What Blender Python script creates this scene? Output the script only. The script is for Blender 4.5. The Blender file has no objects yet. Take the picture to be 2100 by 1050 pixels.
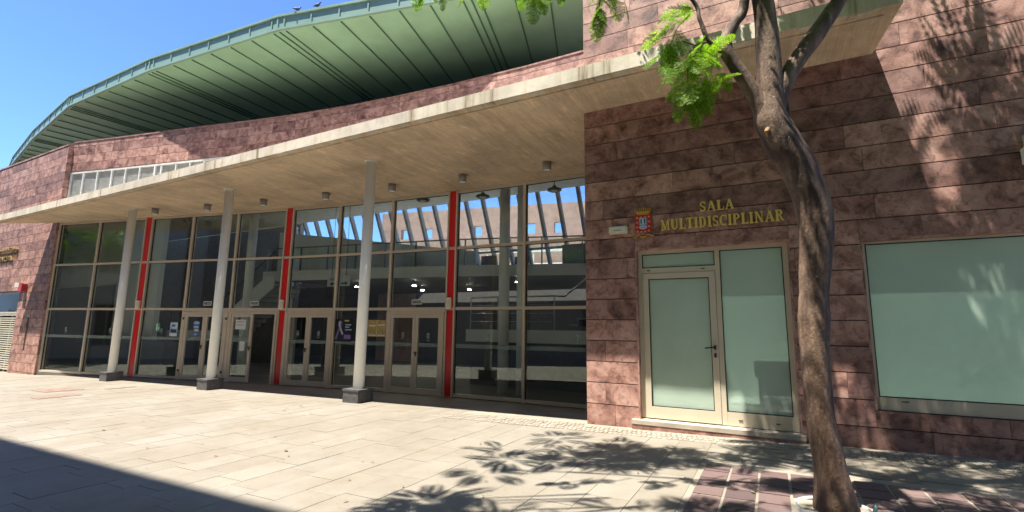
import bpy, bmesh, math, random
from mathutils import Vector, Matrix, noise
R = math.radians
sc = bpy.context.scene
col = sc.collection
random.seed(7)

# ------------------------------------------------------------------ camera
FPX, PITCH, ROLL, HEAD = 990.0, R(8.5), R(0.7), R(-28.2)
CAM = Vector((0, 0, 1.55))
fw = Vector((math.sin(HEAD)*math.cos(PITCH), math.cos(HEAD)*math.cos(PITCH), math.sin(PITCH)))
rt0 = Vector((math.cos(HEAD), -math.sin(HEAD), 0)); up0 = rt0.cross(fw)
rt = math.cos(ROLL)*rt0 + math.sin(ROLL)*up0
up = -math.sin(ROLL)*rt0 + math.cos(ROLL)*up0
cd = bpy.data.cameras.new('camera'); cam = bpy.data.objects.new('camera', cd); col.objects.link(cam)
cd.sensor_fit = 'HORIZONTAL'; cd.sensor_width = 36; cd.lens = 36*FPX/2100
cd.clip_start = 0.05; cd.clip_end = 3000
M3 = Matrix((rt, up, -fw)).transposed()
cam.matrix_world = Matrix.Translation(CAM) @ M3.to_4x4()
sc.camera = cam

# ------------------------------------------------------------------ sky, sun, exposure
SUN = Vector((-0.68, -1.10, 4.1)).normalized()          # towards the sun
w = bpy.data.worlds.new('World'); sc.world = w; w.use_nodes = True
nt = w.node_tree
sky = nt.nodes.new('ShaderNodeTexSky'); sky.sky_type = 'NISHITA'; sky.sun_disc = False
sky.sun_elevation = math.asin(SUN.z); sky.sun_rotation = math.atan2(SUN.x, SUN.y)
sky.air_density = 0.42; sky.dust_density = 0.0; sky.ozone_density = 10.0; sky.altitude = 100
bg = nt.nodes['Background']; bg.inputs['Strength'].default_value = 0.142
nt.links.new(sky.outputs[0], bg.inputs[0])
sd = bpy.data.lights.new('sun', 'SUN'); so = bpy.data.objects.new('sun', sd); col.objects.link(so)
sd.energy = 3.6; sd.angle = R(0.55); sd.color = (1.0, 0.955, 0.88)
so.rotation_euler = SUN.to_track_quat('Z', 'Y').to_euler(); so.location = (0, -20, 40)
vs = sc.view_settings; vs.view_transform = 'Standard'; vs.look = 'None'; vs.gamma = 1.0
vs.exposure = 1.98; vs.use_curve_mapping = False
sc.render.engine = 'CYCLES'
sc.cycles.max_bounces = 8; sc.cycles.diffuse_bounces = 4; sc.cycles.transparent_max_bounces = 24

# ------------------------------------------------------------------ material helpers
def nodes(name):
    m = bpy.data.materials.new(name); m.use_nodes = True
    t = m.node_tree; return m, t, t.nodes['Principled BSDF'], t.nodes.new, t.links.new
def pos_node(t, scale=(1, 1, 1), jitter=0.0):
    g = t.nodes.new('ShaderNodeNewGeometry'); mp = t.nodes.new('ShaderNodeMapping')
    mp.inputs['Scale'].default_value = scale
    t.links.new(g.outputs['Position'], mp.inputs['Vector'])
    if jitter:
        oi = t.nodes.new('ShaderNodeObjectInfo'); k = t.nodes.new('ShaderNodeMath'); k.operation = 'MULTIPLY'
        k.inputs[1].default_value = jitter; t.links.new(oi.outputs['Random'], k.inputs[0])
        cx = t.nodes.new('ShaderNodeCombineXYZ')
        for i in range(3): t.links.new(k.outputs[0], cx.inputs[i])
        t.links.new(cx.outputs[0], mp.inputs['Location'])
    return mp.outputs[0]
def noise_node(t, vec, scale, detail=5, rough=.6, dist=0.0):
    n = t.nodes.new('ShaderNodeTexNoise'); n.inputs['Scale'].default_value = scale
    n.inputs['Detail'].default_value = detail; n.inputs['Roughness'].default_value = rough
    n.inputs['Distortion'].default_value = dist
    t.links.new(vec, n.inputs['Vector']); return n.outputs['Fac']
def ramp(t, fac, stops):
    r = t.nodes.new('ShaderNodeValToRGB'); e = r.color_ramp.elements
    while len(e) < len(stops): e.new(.5)
    for i, (p, c) in enumerate(stops):
        e[i].position = p; e[i].color = (*c, 1) if len(c) == 3 else c
    t.links.new(fac, r.inputs[0]); return r.outputs[0]
def mixc(t, fac, a, b, mode='MIX'):
    m = t.nodes.new('ShaderNodeMix'); m.data_type = 'RGBA'; m.blend_type = mode; m.clamp_result = True
    if isinstance(fac, (int, float)): m.inputs[0].default_value = fac
    else: t.links.new(fac, m.inputs[0])
    for i, v in ((6, a), (7, b)):
        if isinstance(v, tuple): m.inputs[i].default_value = (*v, 1)
        else: t.links.new(v, m.inputs[i])
    return m.outputs[2]
def bump(t, b, h, strength=.3, dist=.01):
    n = t.nodes.new('ShaderNodeBump'); n.inputs['Strength'].default_value = strength
    n.inputs['Distance'].default_value = dist
    t.links.new(h, n.inputs['Height']); t.links.new(n.outputs[0], b.inputs['Normal'])
def sc3(c, k): return tuple(min(1, x*k) for x in c)
MATS = {}
def plain(name, c, rough=.6, metal=0.0, var=.18, scale=6, bumpy=0.0, spec=.5, emit=0):
    if name in MATS: return MATS[name]
    m, t, b, N, L = nodes(name)
    p = pos_node(t); n = noise_node(t, p, scale)
    L(ramp(t, n, [(.3, sc3(c, 1-var)), (.7, sc3(c, 1+var))]), b.inputs['Base Color'])
    b.inputs['Roughness'].default_value = rough; b.inputs['Metallic'].default_value = metal
    b.inputs['Specular IOR Level'].default_value = spec
    if bumpy: bump(t, b, noise_node(t, p, scale*9), bumpy)
    if emit:
        b.inputs['Emission Color'].default_value = (1, .93, .8, 1); b.inputs['Emission Strength'].default_value = emit
    MATS[name] = m; return m

def stone_mat():
    m, t, b, N, L = nodes('volcanic_stone')
    p = pos_node(t, jitter=37.0)
    big = noise_node(t, p, 3.4, 7, .66, .5); fine = noise_node(t, p, 10, 7, .72, .8); grain = noise_node(t, p, 70, 3, .7)
    c = ramp(t, big, [(.30, (.10, .048, .040)), (.42, (.315, .160, .122)), (.55, (.52, .30, .238)), (.72, (.65, .415, .34))])
    blot = ramp(t, fine, [(.36, (.34, .30, .31)), (.50, (1, 1, 1)), (.7, (1.0, 1.0, 1.0))])
    c = mixc(t, .68, c, blot, 'MULTIPLY')
    oi = N('ShaderNodeObjectInfo')
    tint = ramp(t, oi.outputs['Random'], [(0, (.56, .53, .54)), (.35, (.82, .78, .77)), (.7, (1, .98, .96)), (1, (1.0, 1.0, 1.0))])
    c = mixc(t, 1.0, c, tint, 'MULTIPLY')
    c = mixc(t, .25, c, ramp(t, grain, [(.3, (.55, .5, .5)), (.7, (1, 1, 1))]), 'MULTIPLY')
    L(c, b.inputs['Base Color']); b.inputs['Roughness'].default_value = .62
    ad = N('ShaderNodeMath'); ad.operation = 'ADD'; L(fine, ad.inputs[0]); L(grain, ad.inputs[1])
    bump(t, b, ad.outputs[0], .5, .006)
    return m
def paving_mat(name, stops, dirt=.5):
    m, t, b, N, L = nodes(name)
    p = pos_node(t)
    g = N('ShaderNodeNewGeometry'); oi = N('ShaderNodeObjectInfo')
    ad = N('ShaderNodeMath'); ad.operation = 'ADD'; L(g.outputs['Random Per Island'], ad.inputs[0]); L(oi.outputs['Random'], ad.inputs[1])
    fr = N('ShaderNodeMath'); fr.operation = 'FRACT'; L(ad.outputs[0], fr.inputs[0])
    c = ramp(t, fr.outputs[0], stops)
    big = noise_node(t, p, .55, 5, .6, .5); med = noise_node(t, p, 5, 5, .65); gr = noise_node(t, p, 160, 3, .7); sp = noise_node(t, p, 45, 2, .5)
    c = mixc(t, dirt, c, ramp(t, big, [(.35, (.72, .62, .50)), (.60, (1, 1, 1))]), 'MULTIPLY')
    c = mixc(t, .4, c, ramp(t, med, [(.3, (.72, .70, .66)), (.65, (1, 1, 1))]), 'MULTIPLY')
    c = mixc(t, .35, c, ramp(t, gr, [(.35, (.5, .48, .46)), (.6, (1, 1, 1))]), 'MULTIPLY')
    c = mixc(t, 1.0, c, ramp(t, sp, [(.25, (.42, .38, .35)), (.30, (1, 1, 1))]), 'MULTIPLY')
    L(c, b.inputs['Base Color']); b.inputs['Roughness'].default_value = .7
    bump(t, b, gr, .25, .004)
    return m
def concrete_mat(name, base, boards=True, streaks=False):
    m, t, b, N, L = nodes(name)
    p = pos_node(t); n1 = noise_node(t, p, .8, 6, .65, .4); n2 = noise_node(t, p, 9, 5, .7)
    c = ramp(t, n1, [(.3, sc3(base, .72)), (.5, base), (.72, sc3(base, 1.22))])
    c = mixc(t, .35, c, ramp(t, n2, [(.3, (.72, .68, .64)), (.7, (1.08, 1.07, 1.06))]), 'MULTIPLY')
    if boards:
        pb = pos_node(t, (6.0, .45, 1)); nb = noise_node(t, pb, 1.0, 5, .7, .8)
        c = mixc(t, .55, c, ramp(t, nb, [(.34, (.74, .70, .66)), (.5, (.96, .95, .93)), (.68, (1.1, 1.08, 1.05))]), 'MULTIPLY')
        pf = pos_node(t, (40, 2.2, 1)); nf = noise_node(t, pf, 1.0, 3, .6)
        c = mixc(t, .5, c, ramp(t, nf, [(.3, (.72, .68, .64)), (.6, (1.04, 1.03, 1.02))]), 'MULTIPLY')
        ps = pos_node(t, (9, 2.0, 1)); ns = noise_node(t, ps, 1.0, 3, .6, .6)
        c = mixc(t, 1.0, c, ramp(t, ns, [(.58, (1, 1, 1)), (.66, (1.2, 1.19, 1.16))]), 'MULTIPLY')
        bump(t, b, nb, .5, .012)
    if streaks:
        ps = pos_node(t, (4.2, 1, .25)); ns = noise_node(t, ps, 1.0, 4, .7)
        c = mixc(t, 1.0, c, ramp(t, ns, [(.30, (.40, .35, .28)), (.40, (.88, .85, .78)), (.5, (1, 1, 1))]), 'MULTIPLY')
        bump(t, b, n2, .4, .01)
    L(c, b.inputs['Base Color']); b.inputs['Roughness'].default_value = .8
    return m
def schlick(t, f0):
    lw = t.nodes.new('ShaderNodeLayerWeight'); lw.inputs['Blend'].default_value = .5
    p = t.nodes.new('ShaderNodeMath'); p.operation = 'POWER'; p.inputs[1].default_value = 5; t.links.new(lw.outputs['Facing'], p.inputs[0])
    m = t.nodes.new('ShaderNodeMath'); m.operation = 'MULTIPLY_ADD'; m.inputs[1].default_value = 1-f0; m.inputs[2].default_value = f0
    t.links.new(p.outputs[0], m.inputs[0]); return m.outputs[0]
def glass_mat(name, tint=(.93, .97, .95), f0=.06):
    m, t, b, N, L = nodes(name)
    t.nodes.remove(b)
    tr = N('ShaderNodeBsdfTransparent'); tr.inputs[0].default_value = (*tint, 1)
    gl = N('ShaderNodeBsdfGlossy'); gl.inputs['Roughness'].default_value = 0.0; gl.inputs[0].default_value = (.92, 1, .97, 1)
    p = pos_node(t); n = noise_node(t, p, .45, 1, .4); bn = N('ShaderNodeBump'); bn.inputs['Strength'].default_value = .035; bn.inputs['Distance'].default_value = .1
    L(n, bn.inputs['Height']); L(bn.outputs[0], gl.inputs['Normal'])
    mx = N('ShaderNodeMixShader'); L(schlick(t, f0), mx.inputs[0]); L(tr.outputs[0], mx.inputs[1]); L(gl.outputs[0], mx.inputs[2])
    L(mx.outputs[0], t.nodes['Material Output'].inputs[0]); return m
def film_mat(name, c, clear):
    m, t, b, N, L = nodes(name); t.nodes.remove(b)
    df = N('ShaderNodeBsdfDiffuse')
    p = pos_node(t); L(ramp(t, noise_node(t, p, 1.1, 3), [(.3, sc3(c, .93)), (.7, sc3(c, 1.06))]), df.inputs[0])
    tr = N('ShaderNodeBsdfTransparent'); tr.inputs[0].default_value = (.7, .85, .8, 1)
    m1 = N('ShaderNodeMixShader'); m1.inputs[0].default_value = clear; L(df.outputs[0], m1.inputs[1]); L(tr.outputs[0], m1.inputs[2])
    gl = N('ShaderNodeBsdfGlossy'); gl.inputs['Roughness'].default_value = .02
    m2 = N('ShaderNodeMixShader'); L(schlick(t, .075), m2.inputs[0]); L(m1.outputs[0], m2.inputs[1]); L(gl.outputs[0], m2.inputs[2])
    L(m2.outputs[0], t.nodes['Material Output'].inputs[0]); return m
def bark_mat():
    m, t, b, N, L = nodes('bark')
    p = pos_node(t, (1, 1, .3)); a = noise_node(t, p, 7, 7, .68, .9); f = noise_node(t, pos_node(t, (1, 1, .5)), 38, 6, .7, .5); sp = noise_node(t, pos_node(t), 42, 1, .3)
    ring = noise_node(t, pos_node(t, (.6, .6, 2.2)), 6, 4, .65, 1.0)
    vo = N('ShaderNodeTexVoronoi'); vo.feature = 'DISTANCE_TO_EDGE'; vo.inputs['Scale'].default_value = 26; L(pos_node(t, (1, 1, .28)), vo.inputs['Vector'])
    c = ramp(t, a, [(.28, (.065, .038, .024)), (.47, (.175, .105, .064)), (.62, (.28, .185, .12)), (.78, (.44, .34, .25))])
    c = mixc(t, .5, c, ramp(t, f, [(.34, (.35, .31, .28)), (.62, (1.1, 1.08, 1.05))]), 'MULTIPLY')
    c = mixc(t, .15, c, ramp(t, ring, [(.36, (.45, .40, .36)), (.5, (1, 1, 1))]), 'MULTIPLY')
    stn = noise_node(t, pos_node(t, (1, 1, .16)), 6.5, 3, .5)
    c = mixc(t, .8, c, ramp(t, stn, [(.42, (.33, .28, .25)), (.55, (1, 1, 1))]), 'MULTIPLY')
    c = mixc(t, .3, c, ramp(t, vo.outputs['Distance'], [(.0, (.35, .3, .27)), (.10, (1, 1, 1))]), 'MULTIPLY')
    c = mixc(t, ramp(t, sp, [(.79, (0, 0, 0)), (.81, (1, 1, 1))]), c, (.5, .44, .35))
    L(c, b.inputs['Base Color']); b.inputs['Roughness'].default_value = .72
    ad = N('ShaderNodeMath'); ad.operation = 'ADD'; L(a, ad.inputs[0]); L(f, ad.inputs[1])
    a2 = N('ShaderNodeMath'); a2.operation = 'ADD'; L(ad.outputs[0], a2.inputs[0]); L(stn, a2.inputs[1]); bump(t, b, a2.outputs[0], .6, .02); return m
def leaf_mat(name='leaf_green'):
    m, t, b, N, L = nodes(name)
    g = N('ShaderNodeNewGeometry')
    c = ramp(t, g.outputs['Random Per Island'], [(0, (.06, .15, .014)), (.5, (.12, .25, .02)), (.9, (.24, .36, .03)), (1, (.42, .40, .06))])
    n = noise_node(t, pos_node(t), 2.2, 3)
    c = mixc(t, .6, c, ramp(t, n, [(.3, (.6, .65, .5)), (.7, (1.2, 1.15, .9))]), 'MULTIPLY')
    L(c, b.inputs['Base Color']); b.inputs['Roughness'].default_value = .6; b.inputs['Specular IOR Level'].default_value = .2
    tl = N('ShaderNodeBsdfTranslucent'); mm = mixc(t, 1.0, c, (1.7, 1.8, .8), 'MULTIPLY'); L(mm, tl.inputs[0])
    mx = N('ShaderNodeMixShader'); mx.inputs[0].default_value = .5
    L(b.outputs[0], mx.inputs[1]); L(tl.outputs[0], mx.inputs[2]); L(mx.outputs[0], t.nodes['Material Output'].inputs[0]); return m

STONE = stone_mat()
JOINT = plain('joint_mortar', (.055, .035, .03), .9)
PAVE = paving_mat('granite_paving', [(0, (.240, .214, .170)), (.5, (.252, .226, .181)), (.9, (.263, .238, .192)), (1, (.232, .20, .155))])
PAVEBED = plain('paving_joint', (.25, .215, .165), .9, scale=3)
PORPHYRY = paving_mat('porphyry_paver', [(0, (.10, .066, .064)), (.5, (.145, .094, .088)), (1, (.19, .128, .115))], .2)
SETT = paving_mat('sett_stone', [(0, (.27, .24, .19)), (1, (.32, .285, .23))], .2)
APRON = plain('apron_paving', (.22, .18, .15), .55, scale=1.5, bumpy=.1)
SOFFIT = concrete_mat('board_concrete', (.71, .57, .41))
FASCIA = concrete_mat('stained_concrete', (.68, .61, .49), False, True)
GREEN = plain('green_metal', (.33, .54, .37), .42, .0, .10, 1.2, .0, .5)
GREENL = plain('green_metal_panel', (.235, .36, .275), .42, .0, .10, 1.2)
GREEND = plain('green_metal_seam', (.10, .19, .125), .5, .0)
ALU = plain('champagne_aluminium', (.60, .52, .41), .38, .08, .06, 3)
ALUL = plain('pale_aluminium', (.62, .54, .40), .38, .08, .06, 3)
GLASS = glass_mat('clear_glass')
FILM = film_mat('frosted_film', (.64, .77, .63), .42)
RED = plain('red_panel_paint', (.68, .012, .012), .28, 0, .06, 2)
WHITE = plain('white_paint', (.84, .85, .80), .45, 0, .05, 2)
PLINTH = plain('basalt', (.085, .08, .08), .5, 0, .3, 12, .2)
BLACK = plain('black_plastic', (.015, .015, .016), .45)
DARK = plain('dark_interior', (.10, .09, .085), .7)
GREYP = plain('grey_panel', (.44, .45, .43), .55)
GOLD = plain('gold_letter', (.74, .54, .13), .45, .0, .08, 30)
YELLOW = plain('crest_gold', (.62, .34, .04), .45, .1, .15, 30)
BARK = bark_mat(); LEAF = leaf_mat()
TWIG = plain('twig', (.16, .09, .05), .8)
PLASTER = plain('white_plaster', (.72, .72, .69), .8, 0, .06, .6)
IWALL = plain('interior_white', (.74, .76, .71), .7, 0, .05, 1)

# ------------------------------------------------------------------ mesh helpers
class MB:
    def __init__(s, O=(0, 0), t=(1, 0)):
        s.v, s.f = [], []; s.fr(O, t)
    def fr(s, O, t):                       # u runs along t, v to the left of it (away from the street for t=+X)
        s.O = Vector((*O, 0)) if len(O) == 2 else Vector(O); tt = Vector((t[0], t[1])).normalized()
        s.t = Vector((tt.x, tt.y, 0)); s.n = Vector((-tt.y, tt.x, 0)); return s
    def P(s, u, v, z): return s.O + s.t*u + s.n*v + Vector((0, 0, z))
    def box(s, u0, u1, v0, v1, z0, z1):
        b = len(s.v)
        for z in (z0, z1):
            for (u, v) in ((u0, v0), (u1, v0), (u1, v1), (u0, v1)): s.v.append(s.P(u, v, z))
        s.f += [tuple(b+i for i in q) for q in ((3, 2, 1, 0), (4, 5, 6, 7), (0, 1, 5, 4), (1, 2, 6, 5), (2, 3, 7, 6), (3, 0, 4, 7))]
        return s
    def prism(s, pts, v0, v1):             # polygon in (u,z) pushed along v
        b, n = len(s.v), len(pts)
        for v in (v0, v1):
            for (u, z) in pts: s.v.append(s.P(u, v, z))
        s.f.append(tuple(range(b, b+n))); s.f.append(tuple(reversed(range(b+n, b+2*n))))
        for i in range(n): s.f.append((b+i, b+(i+1) % n, b+n+(i+1) % n, b+n+i))
        return s
    def slab(s, pts, z0, z1):              # plan polygon (x,y) pushed along z
        b, n = len(s.v), len(pts)
        for z in (z0, z1):
            for (x, y) in pts: s.v.append(Vector((x, y, z)))
        s.f.append(tuple(reversed(range(b, b+n)))); s.f.append(tuple(range(b+n, b+2*n)))
        for i in range(n): s.f.append((b+i, b+(i+1) % n, b+n+(i+1) % n, b+n+i))
        return s
    def tube(s, pts, rad, seg=10, cap=True, rough=0.0):
        pts = [Vector(p) for p in pts]; rad = rad if isinstance(rad, (list, tuple)) else [rad]*len(pts)
        b = len(s.v); prev = None
        for i, p in enumerate(pts):
            d = (pts[min(i+1, len(pts)-1)]-pts[max(i-1, 0)]).normalized()
            if prev is None: a = d.cross(Vector((0, 1, .1))).normalized() if abs(d.z) > .5 else d.cross(Vector((0, 0, 1))).normalized()
            else: a = (prev - d*prev.dot(d)).normalized()
            prev = a; c = d.cross(a)
            for k in range(seg):
                th = 2*math.pi*k/seg; r = rad[i]
                q = p + (a*math.cos(th)+c*math.sin(th))*r
                if rough: q += (q-p)*rough*noise.noise(q*5.0) + (q-p)*rough*.5*noise.noise(q*14.0)
                s.v.append(q)
        for i in range(len(pts)-1):
            for k in range(seg):
                k2 = (k+1) % seg; o = b+i*seg; s.f.append((o+k, o+k2, o+seg+k2, o+seg+k))
        if cap:
            s.f.append(tuple(b+k for k in range(seg))); e = b+(len(pts)-1)*seg; s.f.append(tuple(e+k for k in reversed(range(seg))))
        return s
    def cyl(s, x, y, z0, z1, r0, r1=None, seg=24):
        return s.tube([(x, y, z0), (x, y, z1)], [r0, r0 if r1 is None else r1], seg)
    def lathe(s, x, y, prof, seg=24):
        b = len(s.v)
        for (r, z) in prof:
            for k in range(seg):
                th = 2*math.pi*k/seg; s.v.append(Vector((x+r*math.cos(th), y+r*math.sin(th), z)))
        for i in range(len(prof)-1):
            for k in range(seg):
                k2 = (k+1) % seg; o = b+i*seg; s.f.append((o+k, o+k2, o+seg+k2, o+seg+k))
        return s
    def mesh(s, name, mat, smooth=False, fixn=True):
        me = bpy.data.meshes.new(name); me.from_pydata([tuple(v) for v in s.v], [], s.f)
        if fixn:
            bm = bmesh.new(); bm.from_mesh(me); bmesh.ops.recalc_face_normals(bm, faces=bm.faces[:]); bm.to_mesh(me); bm.free()
        if mat: me.materials.append(mat)
        if smooth:
            for p in me.polygons: p.use_smooth = True
        me.update(); return me
    def build(s, name, mat, parent=None, smooth=False, kind=None):
        o = bpy.data.objects.new(name, s.mesh(name, mat, smooth)); col.objects.link(o)
        if parent: o.parent = parent
        if kind: o['kind'] = kind
        return o
def box(name, mat, parent, x0, x1, y0, y1, z0, z1): return MB().box(x0, x1, y0, y1, z0, z1).build(name, mat, parent)
def empty(name, label=None, cat=None, group=None, parent=None):
    o = bpy.data.objects.new(name, None); col.objects.link(o); o.empty_display_size = .1
    if label: tag(o, label, cat, group)
    if parent: o.parent = parent
    return o
def tag(o, label, cat, group=None):
    o['label'] = label; o['category'] = cat
    if group: o['group'] = group
    return o
UNIT = {}
def piece(name, mat, parent, center, size, rot=(0, 0, 0)):     # alike box pieces share one mesh
    k = mat.name
    if k not in UNIT:
        e = .5; UNIT[k] = MB().box(-e, e, -e, e, -e, e).mesh(name, mat)
    o = bpy.data.objects.new(name, UNIT[k]); col.objects.link(o)
    o.location = center; o.scale = size; o.rotation_euler = rot; o.parent = parent; return o
def text_mesh(s, size, mat, name, parent, O, xdir, depth=.004, kind=None):
    cu = bpy.data.curves.new('txt', 'FONT'); cu.body = s; cu.size = size; cu.extrude = depth; cu.align_x = 'CENTER'; cu.align_y = 'CENTER'
    tmp = bpy.data.objects.new('txt', cu); col.objects.link(tmp)
    dg = bpy.context.evaluated_depsgraph_get(); me = bpy.data.meshes.new_from_object(tmp.evaluated_get(dg))
    bpy.data.objects.remove(tmp); me.name = name; me.materials.clear(); me.materials.append(mat)
    X = Vector((*xdir, 0)).normalized(); Z = Vector((0, 0, 1)); N_ = X.cross(Z)
    me.transform(Matrix.Translation(Vector(O)) @ Matrix((X, Z, N_)).transposed().to_4x4())
    o = bpy.data.objects.new(name, me); col.objects.link(o); o.parent = parent; return o

# ------------------------------------------------------------------ site geometry
SL = .0187
GP = [(-23.2, 7.64), (-21.22, 8.10), (-19.08, 8.57), (-18.79, 8.64), (-17.0, 9.02), (-15.2, 9.44), (-13.34, 9.82), (-13.07, 9.87),
      (-11.31, 10.15), (-9.41, 10.35), (-7.56, 10.50), (-7.31, 10.52), (-5.31, 10.59), (-2.6, 10.59)]
def gy(x):
    if x <= GP[0][0]: return GP[0][1]
    for (a, b), (c, d) in zip(GP, GP[1:]):
        if x <= c: return b+(d-b)*(x-a)/(c-a)
    return GP[-1][1]
FLOOR = -.22
def gbase(x): return .137+SL*max(-60, min(14, x))
def gz(x, y):
    b = gbase(x)
    if y > 7.95 and -23.3 < x < -2.6:
        g = gy(x); t = min(1, (y-7.95)/max(.3, g-7.95)); return b*(1-t)+FLOOR*t
    return b

# ------------------------------------------------------------------ ground
def ground():
    xs = [-400, -200, -100, -60, -45] + [-40+i for i in range(53)] + [14, 20, 40, 100, 250]
    ys = [-300, -100, -40, -15, -6, -2, 0, 2, 4, 6, 7.2, 7.9]
    v, f = [], []
    for y in ys:
        for x in xs: v.append((x, y, gz(x, y)-.005))
    n = len(xs)
    for j in range(len(ys)-1):
        for i in range(n-1): f.append((j*n+i, j*n+i+1, (j+1)*n+i+1, (j+1)*n+i))
    me = bpy.data.meshes.new('ground'); me.from_pydata(v, [], f); me.materials.append(PAVEBED)
    o = bpy.data.objects.new('ground', me); col.objects.link(o); o['kind'] = 'structure'
    # land beyond the building reaches the horizon
    v = [(-400, 24, -.45), (250, 24, -.45), (250, 700, -.45), (-400, 700, -.45)]
    me2 = bpy.data.meshes.new('far_ground'); me2.from_pydata(v, [], [(0, 1, 2, 3)]); me2.materials.append(PAVEBED)
    q = bpy.data.objects.new('far_ground', me2); col.objects.link(q); q['kind'] = 'structure'
    return o
GROUND = ground()
def apron():
    v, f = [], []; xs = [-24.2]+[-23.2+i*.515 for i in range(41)]; nj = 6
    for x in xs:
        g = gy(x)+.25
        for j in range(nj+1):
            y = 7.9+(g-7.9)*j/nj if g > 8.0 else 7.5+(g-7.5)*j/nj
            v.append((x, y if j else y-.08, gz(x, y)-(.003 if j else .03)))
    for i in range(len(xs)-1):
        for j in range(nj):
            a = i*(nj+1)+j; f.append((a, a+nj+1, a+nj+2, a+1))
    me = bpy.data.meshes.new('entrance_pavement'); me.from_pydata(v, [], f); me.materials.append(APRON)
    o = bpy.data.objects.new('entrance_pavement', me); col.objects.link(o); o['kind'] = 'structure'
apron()
PADX0, PADX1, PADY0, PADY1 = -.74, 2.44, 3.9, 5.86
def setts_y0(x): return 6.92
def paving():
    cw, cl = .385, .64; tilt = -math.atan(SL); cand = []
    for i in range(-74, 14):
        x0 = i*cw; off = random.choice((0, .21, .43)) + (i % 2)*.32
        for j in range(-1, 14):
            y0 = .9+off+(j-1)*cl; y1 = y0+cl
            if y1 > 7.58:
                if y0 > 7.58: continue
                y1 = 7.9
            if x0+cw > PADX0-.02 and x0 < PADX1 and y1 > PADY0 and y0 < PADY1: continue
            if x0 > -5.2 and y1 > 6.92:
                if y0 > 6.7: continue
                y1 = 6.91
            if x0 > -3 and y1 > 7.5: continue
            cand.append((x0, y0, x0+cw, y1))
    def size_px(c):
        x, y = (c[0]+c[2])/2, (c[1]+c[3])/2; d = Vector((x, y, gbase(x)))-CAM; z = d.dot(fw)
        if z < .8: return 0
        px = 1050+FPX*d.dot(rt)/z; py = 525-FPX*d.dot(up)/z
        if not (-60 < px < 2160 and py < 1100): return 0
        return 1/(z*z*z)
    cand.sort(key=size_px, reverse=True)
    rest = MB()
    for k, (x0, y0, x1, y1) in enumerate(cand):
        g = .005; x, y = (x0+x1)/2, (y0+y1)/2; dz = random.uniform(-.0015, .0015)
        if k < 300: piece('paving_slab', PAVE, GROUND, (x, y, gbase(x)-.02+dz), (x1-x0-g, y1-y0-g, .04), (0, tilt, 0))
        else:
            b = len(rest.v)
            for z in (-.03, 0):
                for (px, py) in ((x0+g/2, y0+g/2), (x1-g/2, y0+g/2), (x1-g/2, y1-g/2), (x0+g/2, y1-g/2)): rest.v.append(Vector((px, py, gbase(px)+z+dz)))
            rest.f += [tuple(b+i for i in q) for q in ((4, 5, 6, 7), (0, 1, 5, 4), (1, 2, 6, 5), (2, 3, 7, 6), (3, 0, 4, 7))]
    rest.build('distant_paving', PAVE, GROUND, kind='stuff')
    # dark red pavers round the tree
    px, py = .262, .268; g = .024
    for i in range(12):
        for j in range(7):
            x, y = PADX0+px*(i+.5)+.012, PADY1-py*(j+.5)-.01
            if math.hypot(x-.36, y-4.87) < .34: continue
            piece('red_paver', PORPHYRY, GROUND, (x, y, gbase(x)-.018+random.uniform(-.002, .002)), (px-g, py-g, .04), (random.uniform(-.006, .006), tilt, 0))
    # strip of narrow setts along the foot of the stone wall
    st = MB()
    y = 6.93
    for row in range(4):
        ln = .138; x = -5.2
        while x < 4.2:
            wv = .068+random.uniform(-.004, .004); dz = random.uniform(-.003, .003)
            if not (y+ln > 7.48 and x > -2.7):
                b = len(st.v)
                for z in (-.03, .002+dz):
                    for (a, c) in ((x, y), (x+wv-.011, y), (x+wv-.011, y+ln-.012), (x, y+ln-.012)): st.v.append(Vector((a, c, gbase(a)+z)))
                st.f += [tuple(b+i for i in q) for q in ((4, 5, 6, 7), (0, 1, 5, 4), (1, 2, 6, 5), (2, 3, 7, 6), (3, 0, 4, 7))]
            x += wv
        y += ln
    st.build('setts', SETT, GROUND, kind='stuff')
paving()
# ------------------------------------------------------------------ stone cladding
def cut(rects, hole):
    out = []; hx0, hx1, hz0, hz1 = hole
    for (a, b, c, d) in rects:
        if b <= hx0 or a >= hx1 or d <= hz0 or c >= hz1: out.append((a, b, c, d)); continue
        if a < hx0: out.append((a, hx0, c, d)); a = hx0
        if b > hx1: out.append((hx1, b, c, d)); b = hx1
        if c < hz0: out.append((a, b, c, hz0))
        if d > hz1: out.append((a, b, hz1, d))
    return out
CH = .324
def clad(parent, O, t, length, z0, z1, zjoint, holes=(), lmin=.9, lmax=1.9, zmin_piece=.03):
    tt = Vector((t[0], t[1])).normalized(); ang = math.atan2(tt.y, tt.x); nrm = Vector((-tt.y, tt.x))
    k = math.floor((z0-zjoint)/CH)
    while zjoint+k*CH < z1-.02:
        a, b = max(z0, zjoint+k*CH), min(z1, zjoint+(k+1)*CH); k += 1
        u = -random.uniform(0, lmax*.7)
        while u < length:
            L_ = random.uniform(lmin, lmax); u0, u1 = max(0, u), min(length, u+L_); u += L_
            if length-u < .35: u1 = length; u = length
            if u1-u0 < .12: continue
            for (p, q, c, d) in cut([(u0, u1, a, b)], holes[0]) if len(holes) == 1 else (cut(cut([(u0, u1, a, b)], holes[0]), holes[1]) if holes else [(u0, u1, a, b)]):
                if q-p < .03 or d-c < zmin_piece: continue
                cx = (p+q)/2; dep = random.uniform(0, .003)
                ctr = Vector((O[0]+tt.x*cx, O[1]+tt.y*cx)) + nrm*(.015+dep)
                piece('stone', STONE, parent, (ctr.x, ctr.y, (c+d)/2), (q-p-.004, .03, d-c-.013), (0, 0, ang))

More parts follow.
